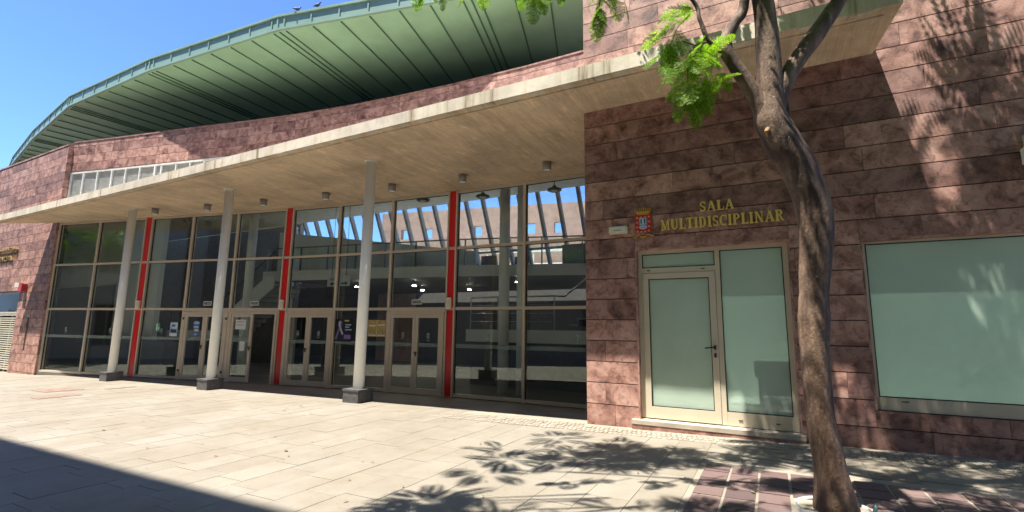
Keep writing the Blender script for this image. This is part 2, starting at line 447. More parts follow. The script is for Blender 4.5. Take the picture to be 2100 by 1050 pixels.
# ------------------------------------------------------------------ the stone wing with the hall door
WING = empty('stone_wing', 'dark red stone-clad wing with an aluminium door and a wide frosted window', 'building')
DX0, DX1, DZ0, DZ1 = -1.835, .265, .20, 2.80
WX0, WX1, WZ0, WZ1 = 1.055, 3.55, .61, 2.73
WTOP = 9.4
def wing():
    b = MB(); Y0, Y1 = 7.518, 7.80
    b.box(-2.645, DX0, Y0, Y1, -.2, DZ1); b.box(DX1, WX0, Y0, Y1, -.2, DZ1); b.box(-2.645, 6.5, Y0, Y1, DZ1, WTOP)
    b.box(DX0, DX1, Y0, Y1, -.2, DZ0-.05); b.box(WX0, 6.5, Y0, Y1, -.2, WZ0); b.box(WX1, 6.5, Y0, Y1, WZ0, DZ1)
    wl = b.build('stone_wall', JOINT, WING)
    clad(wl, (-2.65, 7.5), (1, 0), 7.6, .03, WTOP, .404, [(DX0+2.65, DX1+2.65, -1, DZ1), (WX0+2.65, WX1+2.65, WZ0, WZ1)], 1.3, 2.7)
    # stone reveals of the openings
    rv = MB()
    rv.box(DX0-.005, DX0+.02, 7.503, 7.66, .12, DZ1); rv.box(DX1-.02, DX1+.005, 7.503, 7.66, .12, DZ1); rv.box(DX0+.02, DX1-.02, 7.503, 7.66, DZ1-.02, DZ1+.005)
    rv.build('door_reveal', STONE, WING)
    rv = MB()
    rv.box(WX0-.005, WX0+.02, 7.503, 7.64, WZ0, WZ1); rv.box(WX0+.02, WX1, 7.503, 7.64, WZ1-.02, WZ1+.06)
    rv.build('window_reveal', STONE, WING)
    MB().box(-2.645, -2.35, 7.81, 20, -.3, WTOP).box(6.2, 6.5, 7.81, 20, -.3, WTOP).box(-2.35, 6.2, 19.7, 20, -.3, WTOP).box(-2.644, 6.499, 7.53, 7.95, WTOP+.003, WTOP+.2).box(-2.644, 6.499, 12.0, 19.99, WTOP+.003, WTOP+.2).build('wing_shell', plain('render_red', (.30, .18, .16), .85), WING)  # roof gap made to let daylight down to the hall
    box('hall_floor', plain('hall_floor', (.62, .60, .55), .5), WING, -2.34, 6.19, 7.82, 13.9, .02, .19)
    box('hall_back_wall', plain('hall_wall', (.66, .66, .62), .8), WING, -2.34, 6.19, 11.5, 11.7, .2, 3.4)
    MB().box(-2.34, 6.19, 7.82, 9.3, 3.41, 3.5).box(-2.34, 6.19, 11.2, 13.9, 3.41, 3.5).build('hall_ceiling', plain('hall_ceiling', (.7, .7, .67), .8), WING)
    box('added_hall_skylight', GLASS, WING, -2.34, 6.19, 9.301, 11.199, 3.44, 3.46)  # unseen skylight, added to brighten the hall behind the frosted panes
wing()
def hall_door():
    D = empty('door', parent=WING)
    f0, f1 = 7.60, 7.68
    m = MB(); x0, x1, z0, z1 = DX0+.022, DX1-.022, .245, DZ1-.022; XM = -.66
    m.box(x0, x0+.06, f0, f1, z0, z1); m.box(x1-.065, x1, f0, f1, z0, z1); m.box(x0+.06, x1-.065, f0, f1, z1-.06, z1)
    m.box(XM-.035, XM+.03, f0-.004, f1, z0, z1-.06)
    m.box(x0+.06, XM-.035, f0, f1, 2.42, 2.50)
    m.box(XM+.03, x1-.065, f0, f1, z0, .43)
    m.build('door_frame', ALUL, D)
    lf = MB(); a, b_ = x0+.066, XM-.041
    lf.box(a, a+.085, f0-.012, f1-.01, .252, 2.414); lf.box(b_-.085, b_, f0-.012, f1-.01, .252, 2.414)
    lf.box(a+.085, b_-.085, f0-.012, f1-.01, 2.33, 2.414); lf.box(a+.085, b_-.085, f0-.012, f1-.01, .252, .42)
    lf.build('door_leaf', ALUL, D)
    gk = MB()
    for (p, q, r_, s_) in ((a+.085, b_-.085, .42, 2.33), (x0+.06, XM-.035, 2.5, z1-.06), (XM+.03, x1-.065, .43, z1-.06)):
        for (e, f, g, h) in ((p, q, r_, r_+.012), (p, q, s_-.012, s_), (p, p+.012, r_+.012, s_-.012), (q-.012, q, r_+.012, s_-.012)): gk.box(e, f, f0+.004, f0+.03, g, h)
    gk.build('gasket', BLACK, D)
    box('pane', FILM, D, a+.09, b_-.09, f0+.02, f0+.028, .425, 2.325)
    box('pane', FILM, D, XM+.034, x1-.07, f0+.02, f0+.028, .435, z1-.064)
    box('pane', FILM, D, x0+.064, XM-.04, f0+.02, f0+.028, 2.504, z1-.064)
    h = MB(); hx, hz = XM-.085, 1.31
    h.box(hx-.018, hx+.018, f0-.024, f0-.012, hz-.03, hz+.03); h.tube([(hx, f0-.02, hz), (hx, f0-.065, hz)], .011, 8)
    h.tube([(hx+.005, f0-.06, hz), (hx-.06, f0-.062, hz-.002), (hx-.13, f0-.055, hz-.012)], [.012, .011, .009], 8)
    h.build('handle', BLACK, D, True)
    h = MB(); h.box(hx-.016, hx+.016, f0-.022, f0-.012, hz-.14, hz-.08); h.build('lock', BLACK, D)
    for x in (x0+.16, XM-.20): MB().box(x-.025, x+.025, f0-.008, f0-.0005, 2.455, 2.467).build('drain_slot', BLACK, D)
    for x in (XM+.2, x1-.25): MB().box(x-.025, x+.025, f0-.008, f0-.0005, .318, .33).build('drain_slot', BLACK, D)
    sill = MB().box(DX0-.09, DX1+.03, 7.40, 7.70, .175, .235).build('sill_step', plain('sill_stone', (.42, .36, .28), .6, bumpy=.1), D)
    MB().box(DX0-.085, DX1+.025, 7.407, 7.51, -.05, .1745).build('step_riser', STONE, D)
hall_door()
def hall_window():
    W_ = empty('window', parent=WING); f0, f1 = 7.575, 7.66
    x0, x1, z0, z1 = WX0+.022, WX1, WZ0+.004, WZ1-.022
    m = MB().box(x0, x0+.035, f0, f1, z0, z1).box(x0+.035, x1, f0, f1, z1-.03, z1).box(x0+.035, x1, f0-.015, f1, z0, z0+.15).box(x1-.045, x1-.003, f0-.003, f1-.003, z0+.1502, z1-.0302)
    m.build('window_frame', ALUL, W_)
    MB().box(x0+.035, x0+.047, f0+.003, f0+.03, z0+.162, z1-.042).box(x0+.035, x1, f0+.003, f0+.03, z0+.15, z0+.162).box(x0+.035, x1, f0+.003, f0+.03, z1-.042, z1-.03).build('gasket', BLACK, W_)
    box('pane', FILM, W_, x0+.04, x1, f0+.02, f0+.028, z0+.155, z1-.035)
    MB().box(x0+.25, x0+.32, f0-.02, f0-.0155, z0+.105, z0+.117).build('drain_slot', BLACK, W_)
hall_window()

# ------------------------------------------------------------------ the main building
MAIN = empty('civic_building', 'pink stone and glass public building with a concrete canopy and green metal roof', 'building')
def left_wall():
    b = MB(); OX0, OX1, OZ = -30.5, -25.62, 2.75; Y0, Y1 = 7.518, 7.85; T = 8.22
    b.box(-60, OX0, Y0, Y1, -1.6, T); b.box(OX1, -23.215, Y0, Y1, -.9, T); b.box(OX0, OX1, Y0, Y1, OZ, T)
    wl = b.build('stone_wall', JOINT, MAIN)
    clad(wl, (-32.0, 7.5), (1, 0), 8.79, -.42, T, .404, [(OX0+32, OX1+32, -2, OZ), (7.5, 7.66, .52, 1.76)], 1.2, 2.4)
    k = -3
    while .404+k*CH < T:                   # stones on the short return beside the glass
        a, b2 = max(-.42, .404+k*CH), min(T, .404+(k+1)*CH); k += 1
        piece('stone', STONE, wl, (-23.198, 7.575, (a+b2)/2), (.03, .148, b2-a-.013))
    MB().box(-60, -23.21, 7.485, 7.9, T+.002, T+.06).build('coping', STONE, MAIN)
    # small slot in the wall
    sl = MB().box(-24.5, -24.34, 7.56, 7.6, .52, 1.76).build('slot_louvre', plain('slot_grey', (.16, .12, .11), .6), MAIN)
    MB().box(-24.5, -24.34, 7.49, 7.56, 1.74, 1.83).build('slot_cap', GREYP, MAIN)
    # window above the gate
    wn = empty('window', parent=MAIN)
    MB().box(OX0, OX1, 7.62, 7.68, 2.67, OZ-.005).box(OX1-.08, OX1-.004, 7.62, 7.68, 1.95, 2.67).box(OX0, OX1-.08, 7.62, 7.68, 1.88, 1.95).build('window_frame', ALU, wn)
    box('pane', GLASS, wn, OX0, OX1-.08, 7.645, 7.655, 1.95, 2.67)
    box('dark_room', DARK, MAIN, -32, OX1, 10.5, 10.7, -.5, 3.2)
left_wall()
# curved stone band above the canopy
BP = [GP[i] for i in (0, 1, 2, 4, 5, 6, 8, 9, 10, 12, 13)]
def band():
    b = MB(); top = 8.35
    for (a, c) in zip(BP, BP[1:]):
        t = (c[0]-a[0], c[1]-a[1]); L_ = math.hypot(*t); b.fr(a, t)
        lou = a[0] < -15.5
        b.box(0, L_+.02, .018, .30, 7.2 if lou else 5.48, top)
        if lou: b.box(0, L_+.02, .20, .30, 5.48, 7.2)
    wl = b.build('stone_wall', JOINT, MAIN)
    for (a, c) in zip(BP, BP[1:]):
        t = (c[0]-a[0], c[1]-a[1]); L_ = math.hypot(*t); lou = a[0] < -15.5
        clad(wl, a, t, L_, 7.2 if lou else 6.0, top, .404, (), .95, 2.0)
    cp = MB()
    for (a, c) in zip(BP, BP[1:]):
        t = (c[0]-a[0], c[1]-a[1]); cp.fr(a, t); cp.box(0, math.hypot(*t)+.02, -.015, .32, top+.002, top+.05)
    cp.build('coping', STONE, MAIN)
    # strip of grey louvre panels
    lw = empty('louvre_window', parent=MAIN)
    fx = [-23.15, -22.52, -21.83, -21.13, -20.47, -19.8, -19.1, -18.82, -18.16, -17.54, -16.93, -16.3, -15.6]
    fm = MB(); 
    for (a, c) in zip(BP[:4], BP[1:5]):
        t = (c[0]-a[0], c[1]-a[1]); fm.fr(a, t); fm.box(0, math.hypot(*t), .01, .10, 7.13, 7.197)
    for x in fx:
        t = (1, (gy(x+.05)-gy(x-.05))/.1) if x > -23.1 else (1, .23); fm.fr((x, gy(x)), t); wd = .045 if x not in (-21.13, -19.1, -18.82) else .06
        fm.box(-wd/2, wd/2, .012, .10, 5.5, 7.13)
    fm.build('louvre_frame', plain('louvre_white', (.62, .63, .60), .5), lw)
    for x0, x1 in zip(fx, fx[1:]):
        t = (x1-x0, gy(x1)-gy(x0)); L_ = math.hypot(*t); m = MB((x0, gy(x0)), t); m.box(.03, L_-.03, .075, .085, 5.5, 7.12)
        pn = m.build('panel', GREYP, lw)
        h = MB((x0, gy(x0)), t); z = 5.75
        while z < 7.1: h.box(.03, L_-.03, .062, .0745, z, z+.018); z += .05
        h.build('louvre_slats', plain('louvre_slat', (.36, .37, .36), .5), lw, kind='stuff')
band()

# ------------------------------------------------------------------ glass front
CW = empty('glass_front', parent=MAIN)
ZT = [(-.19, -.12), (2.0, 2.075), (3.605, 3.675), (5.14, 5.215)]
REDS = (2, 6, 10); DOORS = (4, 5, 7, 9)
def glass_front():
    for i, p in enumerate(GP[:-1]):
        q = GP[i+1]; t = (q[0]-p[0], q[1]-p[1])
        if i in REDS or (i-1) in REDS: wd = .05
        else: wd = .075
        m = MB(p, t); m.box(-wd/2, wd/2, -.07, .07, FLOOR+.01, 5.215); m.build('mullion', ALU, CW)
    for i, (p, q) in enumerate(zip(GP, GP[1:])):
        t = (q[0]-p[0], q[1]-p[1]); L_ = math.hypot(*t); e = .0385
        if i in REDS:
            for z0, z1 in ((FLOOR+.03, 2.0), (2.07, 3.6), (3.68, 5.21)):
                MB(p, t).box(.03, L_-.03, -.045, .03, z0, z1).build('red_panel', RED, CW)
            for z0, z1 in ((2.003, 2.067), (3.603, 3.677)): MB(p, t).box(.03, L_-.03, -.052, .03, z0, z1).build('transom', ALU, CW)
            continue
        for k, (z0, z1) in enumerate(ZT):
            if k == 0 and i in DOORS: continue
            hh = .05 if (k == 1 and i in DOORS) else 0
            MB(p, t).box(e, L_-e, -.06, .06, z0-hh, z1).build('transom', ALU, CW)
        for k in range(3):
            if k == 0 and i in DOORS: continue
            pm = MB(p, t).box(e-.004, L_-e+.004, -.006, .006, ZT[k][1]-.004, ZT[k+1][0]+.004); ra, rb = random.uniform(-.005, .005), random.uniform(-.005, .005)
            pc = pm.P(L_/2, 0, (ZT[k][1]+ZT[k+1][0])/2)
            for vi, vv in enumerate(pm.v): pm.v[vi] = vv+pm.n*(ra*(vv-pc).dot(pm.t)+rb*(vv.z-pc.z))
            pm.build('pane', GLASS, CW)
            MB(p, t).box(e, e+.012, -.018, .018, ZT[k][1], ZT[k+1][0]).box(L_-e-.012, L_-e, -.018, .018, ZT[k][1], ZT[k+1][0]).box(e+.012, L_-e-.012, -.018, .018, ZT[k+1][0]-.012, ZT[k+1][0]).build('gasket', BLACK, CW)
glass_front()
def entrance_doors():
    for i in DOORS:
        p, q = GP[i], GP[i+1]; t = (q[0]-p[0], q[1]-p[1]); L_ = math.hypot(*t)
        D = empty('entrance_door', parent=MAIN); e = .0385; jw = .075; zt = 1.945
        m = MB(p, t).box(e, e+jw, -.085, .05, FLOOR+.01, zt).box(L_-e-jw, L_-e, -.085, .05, FLOOR+.01, zt).box(e+jw, L_-e-jw, -.085, .05, zt-.06, zt)
        m.build('door_frame', ALU, D)
        a, b, mid = e+jw+.004, L_-e-jw-.004, L_/2
        for side, (u0, u1) in enumerate(((a, mid-.004), (mid+.004, b))):
            z0, z1 = FLOOR+.03, zt-.065; s = .085
            opened = (i == 5 and side == 1)
            lf = MB(p, t)
            if opened:      # right leaf swung inwards
                hp = lf.P(u1, .03, 0); ang = math.atan2(t[1], t[0])+R(98); lf.fr((hp.x, hp.y), (math.cos(ang), math.sin(ang))); w0, w1 = .0, u1-u0
            else: w0, w1 = u0, u1
            lf.box(w0, w0+s, -.075, -.02, z0, z1).box(w1-s, w1, -.075, -.02, z0, z1).box(w0+s, w1-s, -.075, -.02, z1-s, z1).box(w0+s, w1-s, -.075, -.02, z0, z0+.14)
            lo = lf.build('door_leaf', ALU, D)
            pn = MB(); pn.O, pn.t, pn.n = lf.O, lf.t, lf.n
            pn.box(w0+s-.004, w1-s+.004, -.052, -.044, z0+.136, z1-s+.004).build('pane', GLASS, lo)
        hx = mid-.045 if i != 9 else mid+.04
        h = MB(p, t); h.box(hx-.02, hx+.02, -.088, -.0755, .78, .90)
        h.box(hx-.014, hx+.014, -.125, -.088, .855, .885); h.box(hx-.014, hx+.09, -.14, -.125, .858, .882)
        h.build('handle', BLACK, D)
        for zz in (.05, 1.70):
            if i == 4:
                MB(p, t).box(e+.02, e+.05, -.115, -.0855, zz, zz+.07).build('hinge', BLACK, D); MB(p, t).box(L_-e-.05, L_-e-.02, -.115, -.0855, zz, zz+.07).build('hinge', BLACK, D)
entrance_doors()
STRIP = film_mat('frosted_strip', (.55, .62, .58), .72)
def safety_marks():
    for i, (p, q) in enumerate(zip(GP, GP[1:])):
        if i in REDS: continue
        t = (q[0]-p[0], q[1]-p[1]); L_ = math.hypot(*t); spans = [(.04, L_-.04)] if i not in DOORS else [(.21, L_/2-.09), (L_/2+.09, L_-.21)]
        if i == 5: spans = spans[:1]
        off = -.0085 if i not in DOORS else -.0545
        for (a, b) in spans:
            MB(p, t).box(a, b, off-.001, off, 1.03, 1.13).build('safety_strip', STRIP, CW)
            c = (a+b)/2
            MB(p, t).box(c-.045, c+.045, off-.0015, off, 1.25, 1.40).box(c-.07, c+.07, off-.0012, off, 1.195, 1.215).build('safety_mark', STRIP, CW)
safety_marks()
th = MB()
for (p, q) in zip(GP, GP[1:]): th.fr(p, (q[0]-p[0], q[1]-p[1])); th.box(0, math.hypot(q[0]-p[0], q[1]-p[1]), -.09, .09, FLOOR-.06, FLOOR+.012)
th.build('threshold', plain('threshold_stone', (.16, .14, .125), .5), MAIN)

# ------------------------------------------------------------------ canopy, columns
def canopy():
    pts = [(-25.75, 6.40)]; n = 110
    for i in range(1, n): 
        x = -25.75+27.26*i/n; pts.append((x, 6.40+.006*noise.noise(Vector((x*3, 0, 1)))+.004*noise.noise(Vector((x*11, 4, 1)))))
    pts += [(1.51, 6.41), (1.39, 7.497), (-2.66, 7.497), (-2.66, 10.70)]
    pts += [(x, y+.11) for (x, y) in reversed(GP[:-1])] + [(-23.5, 7.497)]
    b, cnt = [], len(pts)
    cn = empty('canopy', parent=MAIN)
    m = MB().slab(pts, 5.222, 5.44).build('canopy_slab', SOFFIT, cn)
    # top face and front edge in rained-on concrete
    m.data.materials.append(FASCIA)
    for f in m.data.polygons:
        c = f.center
        if abs(f.normal.z) < .5 or f.normal.z > .5: f.material_index = 1
    MB().box(-25.5, 1.36, 6.56, 6.60, 5.204, 5.2215).build('drip_edge', SOFFIT, cn)
    lip = MB()
    for i in range(60):
        x = -25.6+i*.45+random.uniform(-.1, .1); lip.box(x, x+random.uniform(.2, .34), 6.404+.002*(i % 3), 6.55-random.uniform(0, .05), 5.211+.0006*(i % 7), 5.2215-.0001*(i % 5))
    lip.build('edge_lip', FASCIA, cn, kind='stuff')
canopy()
for i, (x, lab) in enumerate(((-7.73, 0), (-12.95, 0), (-18.12, 0))):
    c = empty('column', parent=MAIN); y = 7.68; g = gbase(x)
    MB().cyl(x, y, g+.27, 5.221, .115, seg=32).build('column_shaft', WHITE, c, True)
    pl = MB(); s = .215; pl.slab([(x-s, y-s), (x+s, y-s), (x+s, y+s), (x-s, y+s)], g-.05, g+.235)
    pl.slab([(x-s-.015, y-s-.015), (x+s+.015, y-s-.015), (x+s+.015, y+s+.015), (x-s-.015, y+s+.015)], g+.2355, g+.27)
    pl.build('plinth', PLINTH, c)
    MB().cyl(x, y, 5.2, 5.2212, .15, .15, 24).build('column_head', WHITE, c)

# ------------------------------------------------------------------ green metal roof
RV = [(-44.0, 11.3), (-37.9, 9.93), (-31.7, 8.86), (-25.4, 8.03), (-19.13, 8.05), (-12.85, 8.58), (-6.75, 9.98), (-.9, 12.0), (4.6, 14.6)]
def roof():
    rf = empty('roof', parent=MAIN); zb, ztop = 10.5, 10.98; D_ = 5.0
    N_ = []
    for i in range(len(RV)):
        a, b = RV[max(0, i-1)], RV[min(len(RV)-1, i+1)]; d = Vector((b[0]-a[0], b[1]-a[1])).normalized(); N_.append(Vector((-d.y, d.x)))
    for i in range(len(RV)-1):
        p, q = Vector(RV[i]), Vector(RV[i+1]); t = q-p; L_ = t.length; td = t.normalized(); nr = Vector((-td.y, td.x))
        pi, qi = p+N_[i]*D_, q+N_[i+1]*D_
        # lips
        MB(p, t).box(-.005, L_+.005, -.06, .05, ztop-.07, ztop).build('roof_edge_cap', GREENL, rf)
        MB(p, t).box(-.004, L_+.004, -.045, .03, zb-.02, zb+.05).build('fascia_lip', GREENL, rf)
        us = [0, .24] + [.24+(L_-.48)*k/6 for k in range(1, 6)] + [L_-.24, L_]
        for u0, u1 in zip(us, us[1:]):
            MB(p, t).box(u0+.02, u1-.02, -.012, .02, zb+.05, ztop-.07).build('fascia_panel', GREENL, rf)
            def ip(u, k): return (p+td*u)*(1-k) + (pi+(qi-pi)*(u/L_))*k
            v = [ip(u0, .0), ip(u1, .0), ip(u1, 1), ip(u0, 1)]
            MB().slab([(a.x, a.y) for a in v], zb, zb+.03).build('soffit_panel', GREEN, rf)
        for u in us[:-1]:
            wd = .045 if u else .055
            MB(p, t).box(u-wd/2, u+wd/2, -.04, .02, zb+.05, ztop-.07).build('fascia_rib', GREENL, rf)
            a = p+td*u; b2 = pi+(qi-pi)*(u/L_)
            m = MB(a, b2-a); m.box(.08, (b2-a).length, -.018, .018, zb-.035, zb-.0005); m.build('soffit_seam', GREEND, rf)
        MB().slab([(a.x, a.y) for a in (p, q, qi, pi)], zb+.2, ztop-.01).build('roof_deck', GREENL, rf)
        m = MB(pi, qi-pi); m.box(0, (qi-pi).length, -.35, -.05, 7.7, zb-.001); m.build('terrace_wall', plain('terrace_grey', (.16, .16, .15), .8), MAIN)
roof()

# ------------------------------------------------------------------ lobby interior
def lobby():
    Lb = empty('lobby', parent=MAIN)
    fl = MB(); pts = [(x, y+.12) for x, y in GP[:-1]] + [(-2.66, 10.7), (-2.66, 24), (-34, 24), (-34, 8.2)]
    fl.slab(pts, FLOOR-.2, FLOOR-.004).build('lobby_floor', plain('lobby_floor', (.24, .23, .21), .25, 0, .1, 1), Lb)
    # ceiling under the stone band, ends at the slanted glazing
    ce = MB().slab([(x, y+.31) for x, y in BP] + [(-2.66, 14.6), (-36, 14.6), (-36, 7.9), (-23.5, 7.9)], 6.2, 6.4)
    ce.build('lobby_ceiling', plain('lobby_ceiling', (.62, .63, .60), .8), Lb)
    hd = MB()
    for a, c in zip(BP, BP[1:]):
        t = (c[0]-a[0], c[1]-a[1]); hd.fr(a, t); hd.box(0, math.hypot(*t), .12, .3, 5.225, 5.475)
    hd.build('lobby_header', GREYP, Lb)
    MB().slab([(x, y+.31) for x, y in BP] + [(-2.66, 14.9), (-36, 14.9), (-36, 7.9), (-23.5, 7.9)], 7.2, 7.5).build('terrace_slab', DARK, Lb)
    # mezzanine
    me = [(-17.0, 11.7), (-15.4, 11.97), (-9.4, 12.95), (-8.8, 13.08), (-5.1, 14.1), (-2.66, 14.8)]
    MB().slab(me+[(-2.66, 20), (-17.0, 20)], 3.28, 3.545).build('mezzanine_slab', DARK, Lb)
    MB().box(-16.9, -2.7, 14.85, 19.9, 3.55, 3.57).build('upper_floor', plain('upper_floor_tile', (.62, .61, .57), .4), Lb)
    MB().box(-34, -17.01, 15.42, 20.19, 3.29, 3.54).build('upper_floor_slab', DARK, Lb)
    ed = MB(); rl = MB(); gl = MB()
    for a, c in zip(me, me[1:]):
        t = (c[0]-a[0], c[1]-a[1]); L_ = math.hypot(*t); ed.fr(a, t); ed.box(0, L_, -.05, -.002, 3.2, 3.56)
        rl.fr(a, t); rl.box(0, L_, .02, .06, 4.42, 4.46); k = max(1, round(L_/1.3))
        for j in range(k): rl.box(L_*j/k, L_*j/k+.04, .02, .06, 3.56, 4.42)
        gl.fr(a, t); gl.box(0, L_, .035, .042, 3.62, 4.4)
    ed.build('mezzanine_edge', IWALL, Lb); rl.build('mezzanine_railing', plain('rail_steel', (.18, .18, .18), .35, .6), Lb); gl.build('railing_glass', GLASS, Lb)
    # slanted glazing behind the mezzanine: bars and panes
    x = -19.5; k = 0
    while x < -3:
        m = MB(); b = len(m.v)
        A, B = Vector((x, 14.62, 6.2)), Vector((x+.05, 15.75, 3.56)); wv = Vector((.05, 0, 0)); dp = Vector((0, .16, .07))
        for P_ in (A, B):
            for s_ in (-wv, wv, wv+dp, -wv+dp): m.v.append(P_+s_)
        m.f += [(0, 1, 2, 3), (7, 6, 5, 4), (0, 4, 5, 1), (1, 5, 6, 2), (2, 6, 7, 3), (3, 7, 4, 0)]
        m.build('glazing_bar', plain('bar_grey', (.34, .35, .34), .5), Lb)
        g = MB(); C0, C1 = A+Vector((.06, .06, .03)), B+Vector((.06, .06, .03)); dx = Vector((.62, 0, 0))
        g.v += [C0, C0+dx, C1+dx, C1]; g.f.append((0, 1, 2, 3)); g.build('roof_pane', GLASS, Lb)
        x += .74; k += 1
    MB().box(-19.5, -2.66, 15.25, 15.33, 4.3, 4.38).build('glazing_rail', plain('bar_grey', (.3, .3, .3), .5), Lb)
    # desks and partitions at the window of the upper floor
    for (xa, xb, zz) in ((-12.2, -11.2, 4.1), (-9.3, -8.7, 4.15), (-7.9, -7.4, 4.05), (-6.1, -5.2, 4.35), (-4.4, -3.2, 4.2)):
        MB().box(xa, xb, 14.95, 15.05, 3.56, zz).build('desk_screen', DARK, Lb)
    # white ramp parapet on the left of the upper floor
    MB().prism([(-19.6, 3.5), (-9.0, 3.5), (-9.0, 4.2), (-19.6, 5.75)], 14.1, 14.25).build('ramp_parapet', IWALL, Lb)
    # raised landing with a white edge, stair up to the right
    MB().box(-8.6, -2.66, 13.0, 13.06, 1.12, 1.5).build('landing_edge', IWALL, Lb)
    MB().box(-8.6, -2.66, 13.065, 15.2, 1.36, 1.49).build('landing_slab', DARK, Lb)
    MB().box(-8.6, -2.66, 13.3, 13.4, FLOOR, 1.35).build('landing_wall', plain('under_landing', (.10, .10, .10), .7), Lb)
    for k in range(11):
        z = 1.5+.185*(k+1); y = 13.35+.07*k; xx = -5.3+k*.26
        MB().box(xx, xx+.30, 13.5, 14.9, z-.05, z).box(xx+.27, xx+.299, 13.5, 14.9, z, z+.14).build('stair_step', plain('step_grey', (.22, .22, .22), .6), Lb)
    rr = MB().tube([(-8.5, 13.1, 2.5), (-5.6, 13.1, 2.5)], .025, 8).tube([(-5.4, 13.4, 2.5), (-2.7, 13.4, 4.5)], .03, 8).tube([(-5.6, 13.1, 2.5), (-5.4, 13.4, 2.5)], .025, 8)
    for xx in (-8.5, -7.5, -6.5, -5.6): rr.tube([(xx, 13.1, 1.5), (xx, 13.1, 2.5)], .02, 6)
    for zz in (1.75, 2.0, 2.25): rr.tube([(-8.5, 13.1, zz), (-5.6, 13.1, zz)], .008, 6)
    rr.build('landing_railing', plain('rail_bright', (.55, .56, .55), .3, .5), Lb, True)
    # round interior columns
    for (x, y, z1) in ((-6.68, 12.0, 6.19), (-6.1, 12.0, 6.19), (-16.6, 10.85, 6.19)):
        MB().cyl(x, y, FLOOR, z1, .15, seg=24).build('lobby_column', WHITE, Lb, True)
    # left stair with white stringer and dark soffit
    st = MB().prism([(-19.3, .9), (-15.9, 2.9), (-15.9, 3.3), (-16.3, 3.3), (-19.3, 1.5)], 11.3, 11.38); st.build('stair_stringer', IWALL, Lb)
    for k in range(10):
        xx = -19.2+k*.32; z = 1.32+.19*k
        MB().box(xx, xx+.34, 11.39, 12.8, z-.05, z).box(xx, xx+.03, 11.39, 12.8, z-.19, z-.051).build('stair_step', plain('step_grey', (.22, .22, .22), .6), Lb)
    MB().box(-22.3, -19.25, 11.2, 12.9, 1.0, 1.3).build('stair_landing', IWALL, Lb)
    MB().tube([(-22.2, 11.25, 2.2), (-19.3, 11.25, 2.2), (-15.9, 11.3, 4.2)], .03, 8).tube([(-22.2, 11.25, 1.3), (-22.2, 11.25, 2.2)], .03, 8).tube([(-19.3, 11.25, 1.3), (-19.3, 11.25, 2.2)], .03, 8).build('stair_railing', BLACK, Lb, True)
    # white partition walls at the left, dark walls at the back
    MB().box(-34, -22.2, 10.6, 10.8, FLOOR, 6.19).build('partition_wall', IWALL, Lb)
    MB().box(-20.39, -19.7, 14.9, 15.1, FLOOR, 6.19).build('partition_wall', IWALL, Lb)
    MB().box(-25.3, -19.8, 9.9, 10.4, FLOOR, .85).box(-25.32, -19.75, 9.86, 10.44, .855, .90).build('reception_counter', plain('counter', (.10, .11, .14), .5), Lb)
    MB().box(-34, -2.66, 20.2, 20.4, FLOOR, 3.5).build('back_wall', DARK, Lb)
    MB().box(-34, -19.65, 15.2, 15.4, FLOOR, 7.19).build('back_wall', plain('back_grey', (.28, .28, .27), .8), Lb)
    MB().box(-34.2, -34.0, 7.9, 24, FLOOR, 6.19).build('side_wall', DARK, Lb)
    # patio wall with square holes behind the glazing
    pw = MB((-18.8, 19.75), (12.2, 2.45)); L_ = 18.5; holes = [1.2+k*1.42 for k in range(12)]
    pw.box(0, L_, 0, .3, -.4, 6.25); pw.box(0, L_, 0, .3, 6.80, 7.75); u = 0
    for h in holes: pw.box(u, h, 0, .3, 6.25, 6.80); u = h+.46
    pw.box(u, L_, 0, .3, 6.25, 6.80)
    pw.build('patio_wall', plain('patio_stone', (.42, .27, .23), .8, 0, .2, 3), MAIN)
    tr = MB((-18.8, 19.4), (12.2, 2.45)).box(0, L_, -.05, .05, 5.25, 5.4).box(0, L_, -.05, .05, 4.6, 4.7)
    k = 0.0
    while k < L_-1: tr.box(k, k+.06, -.03, .03, 4.7, 5.25); k += .8
    tr.build('patio_truss', WHITE, MAIN)
    return Lb
LOBBY = lobby()

# ------------------------------------------------------------------ gate at the far left
def gate():
    G = empty('slatted_gate', 'cream metal gate of horizontal slats at the far left', 'gate'); g = gbase(-26)-.02
    y = 7.66
    z = g+.12
    while z < 1.78:
        piece('slat', plain('gate_cream', (.60, .56, .44), .5), G, (-28.05, y, z), (4.78, .02, .045)); z += .085
    for x in (-25.68, -26.6, -27.8, -29.0, -30.4): MB().box(x-.035, x+.035, y+.012, y+.06, g, 1.84).build('post', plain('gate_cream', (.60, .56, .44), .5), G)
    MB().box(-30.45, -25.645, y-.03, y+.03, 1.80, 1.87).build('top_rail', plain('gate_cream', (.60, .56, .44), .5), G)
gate()

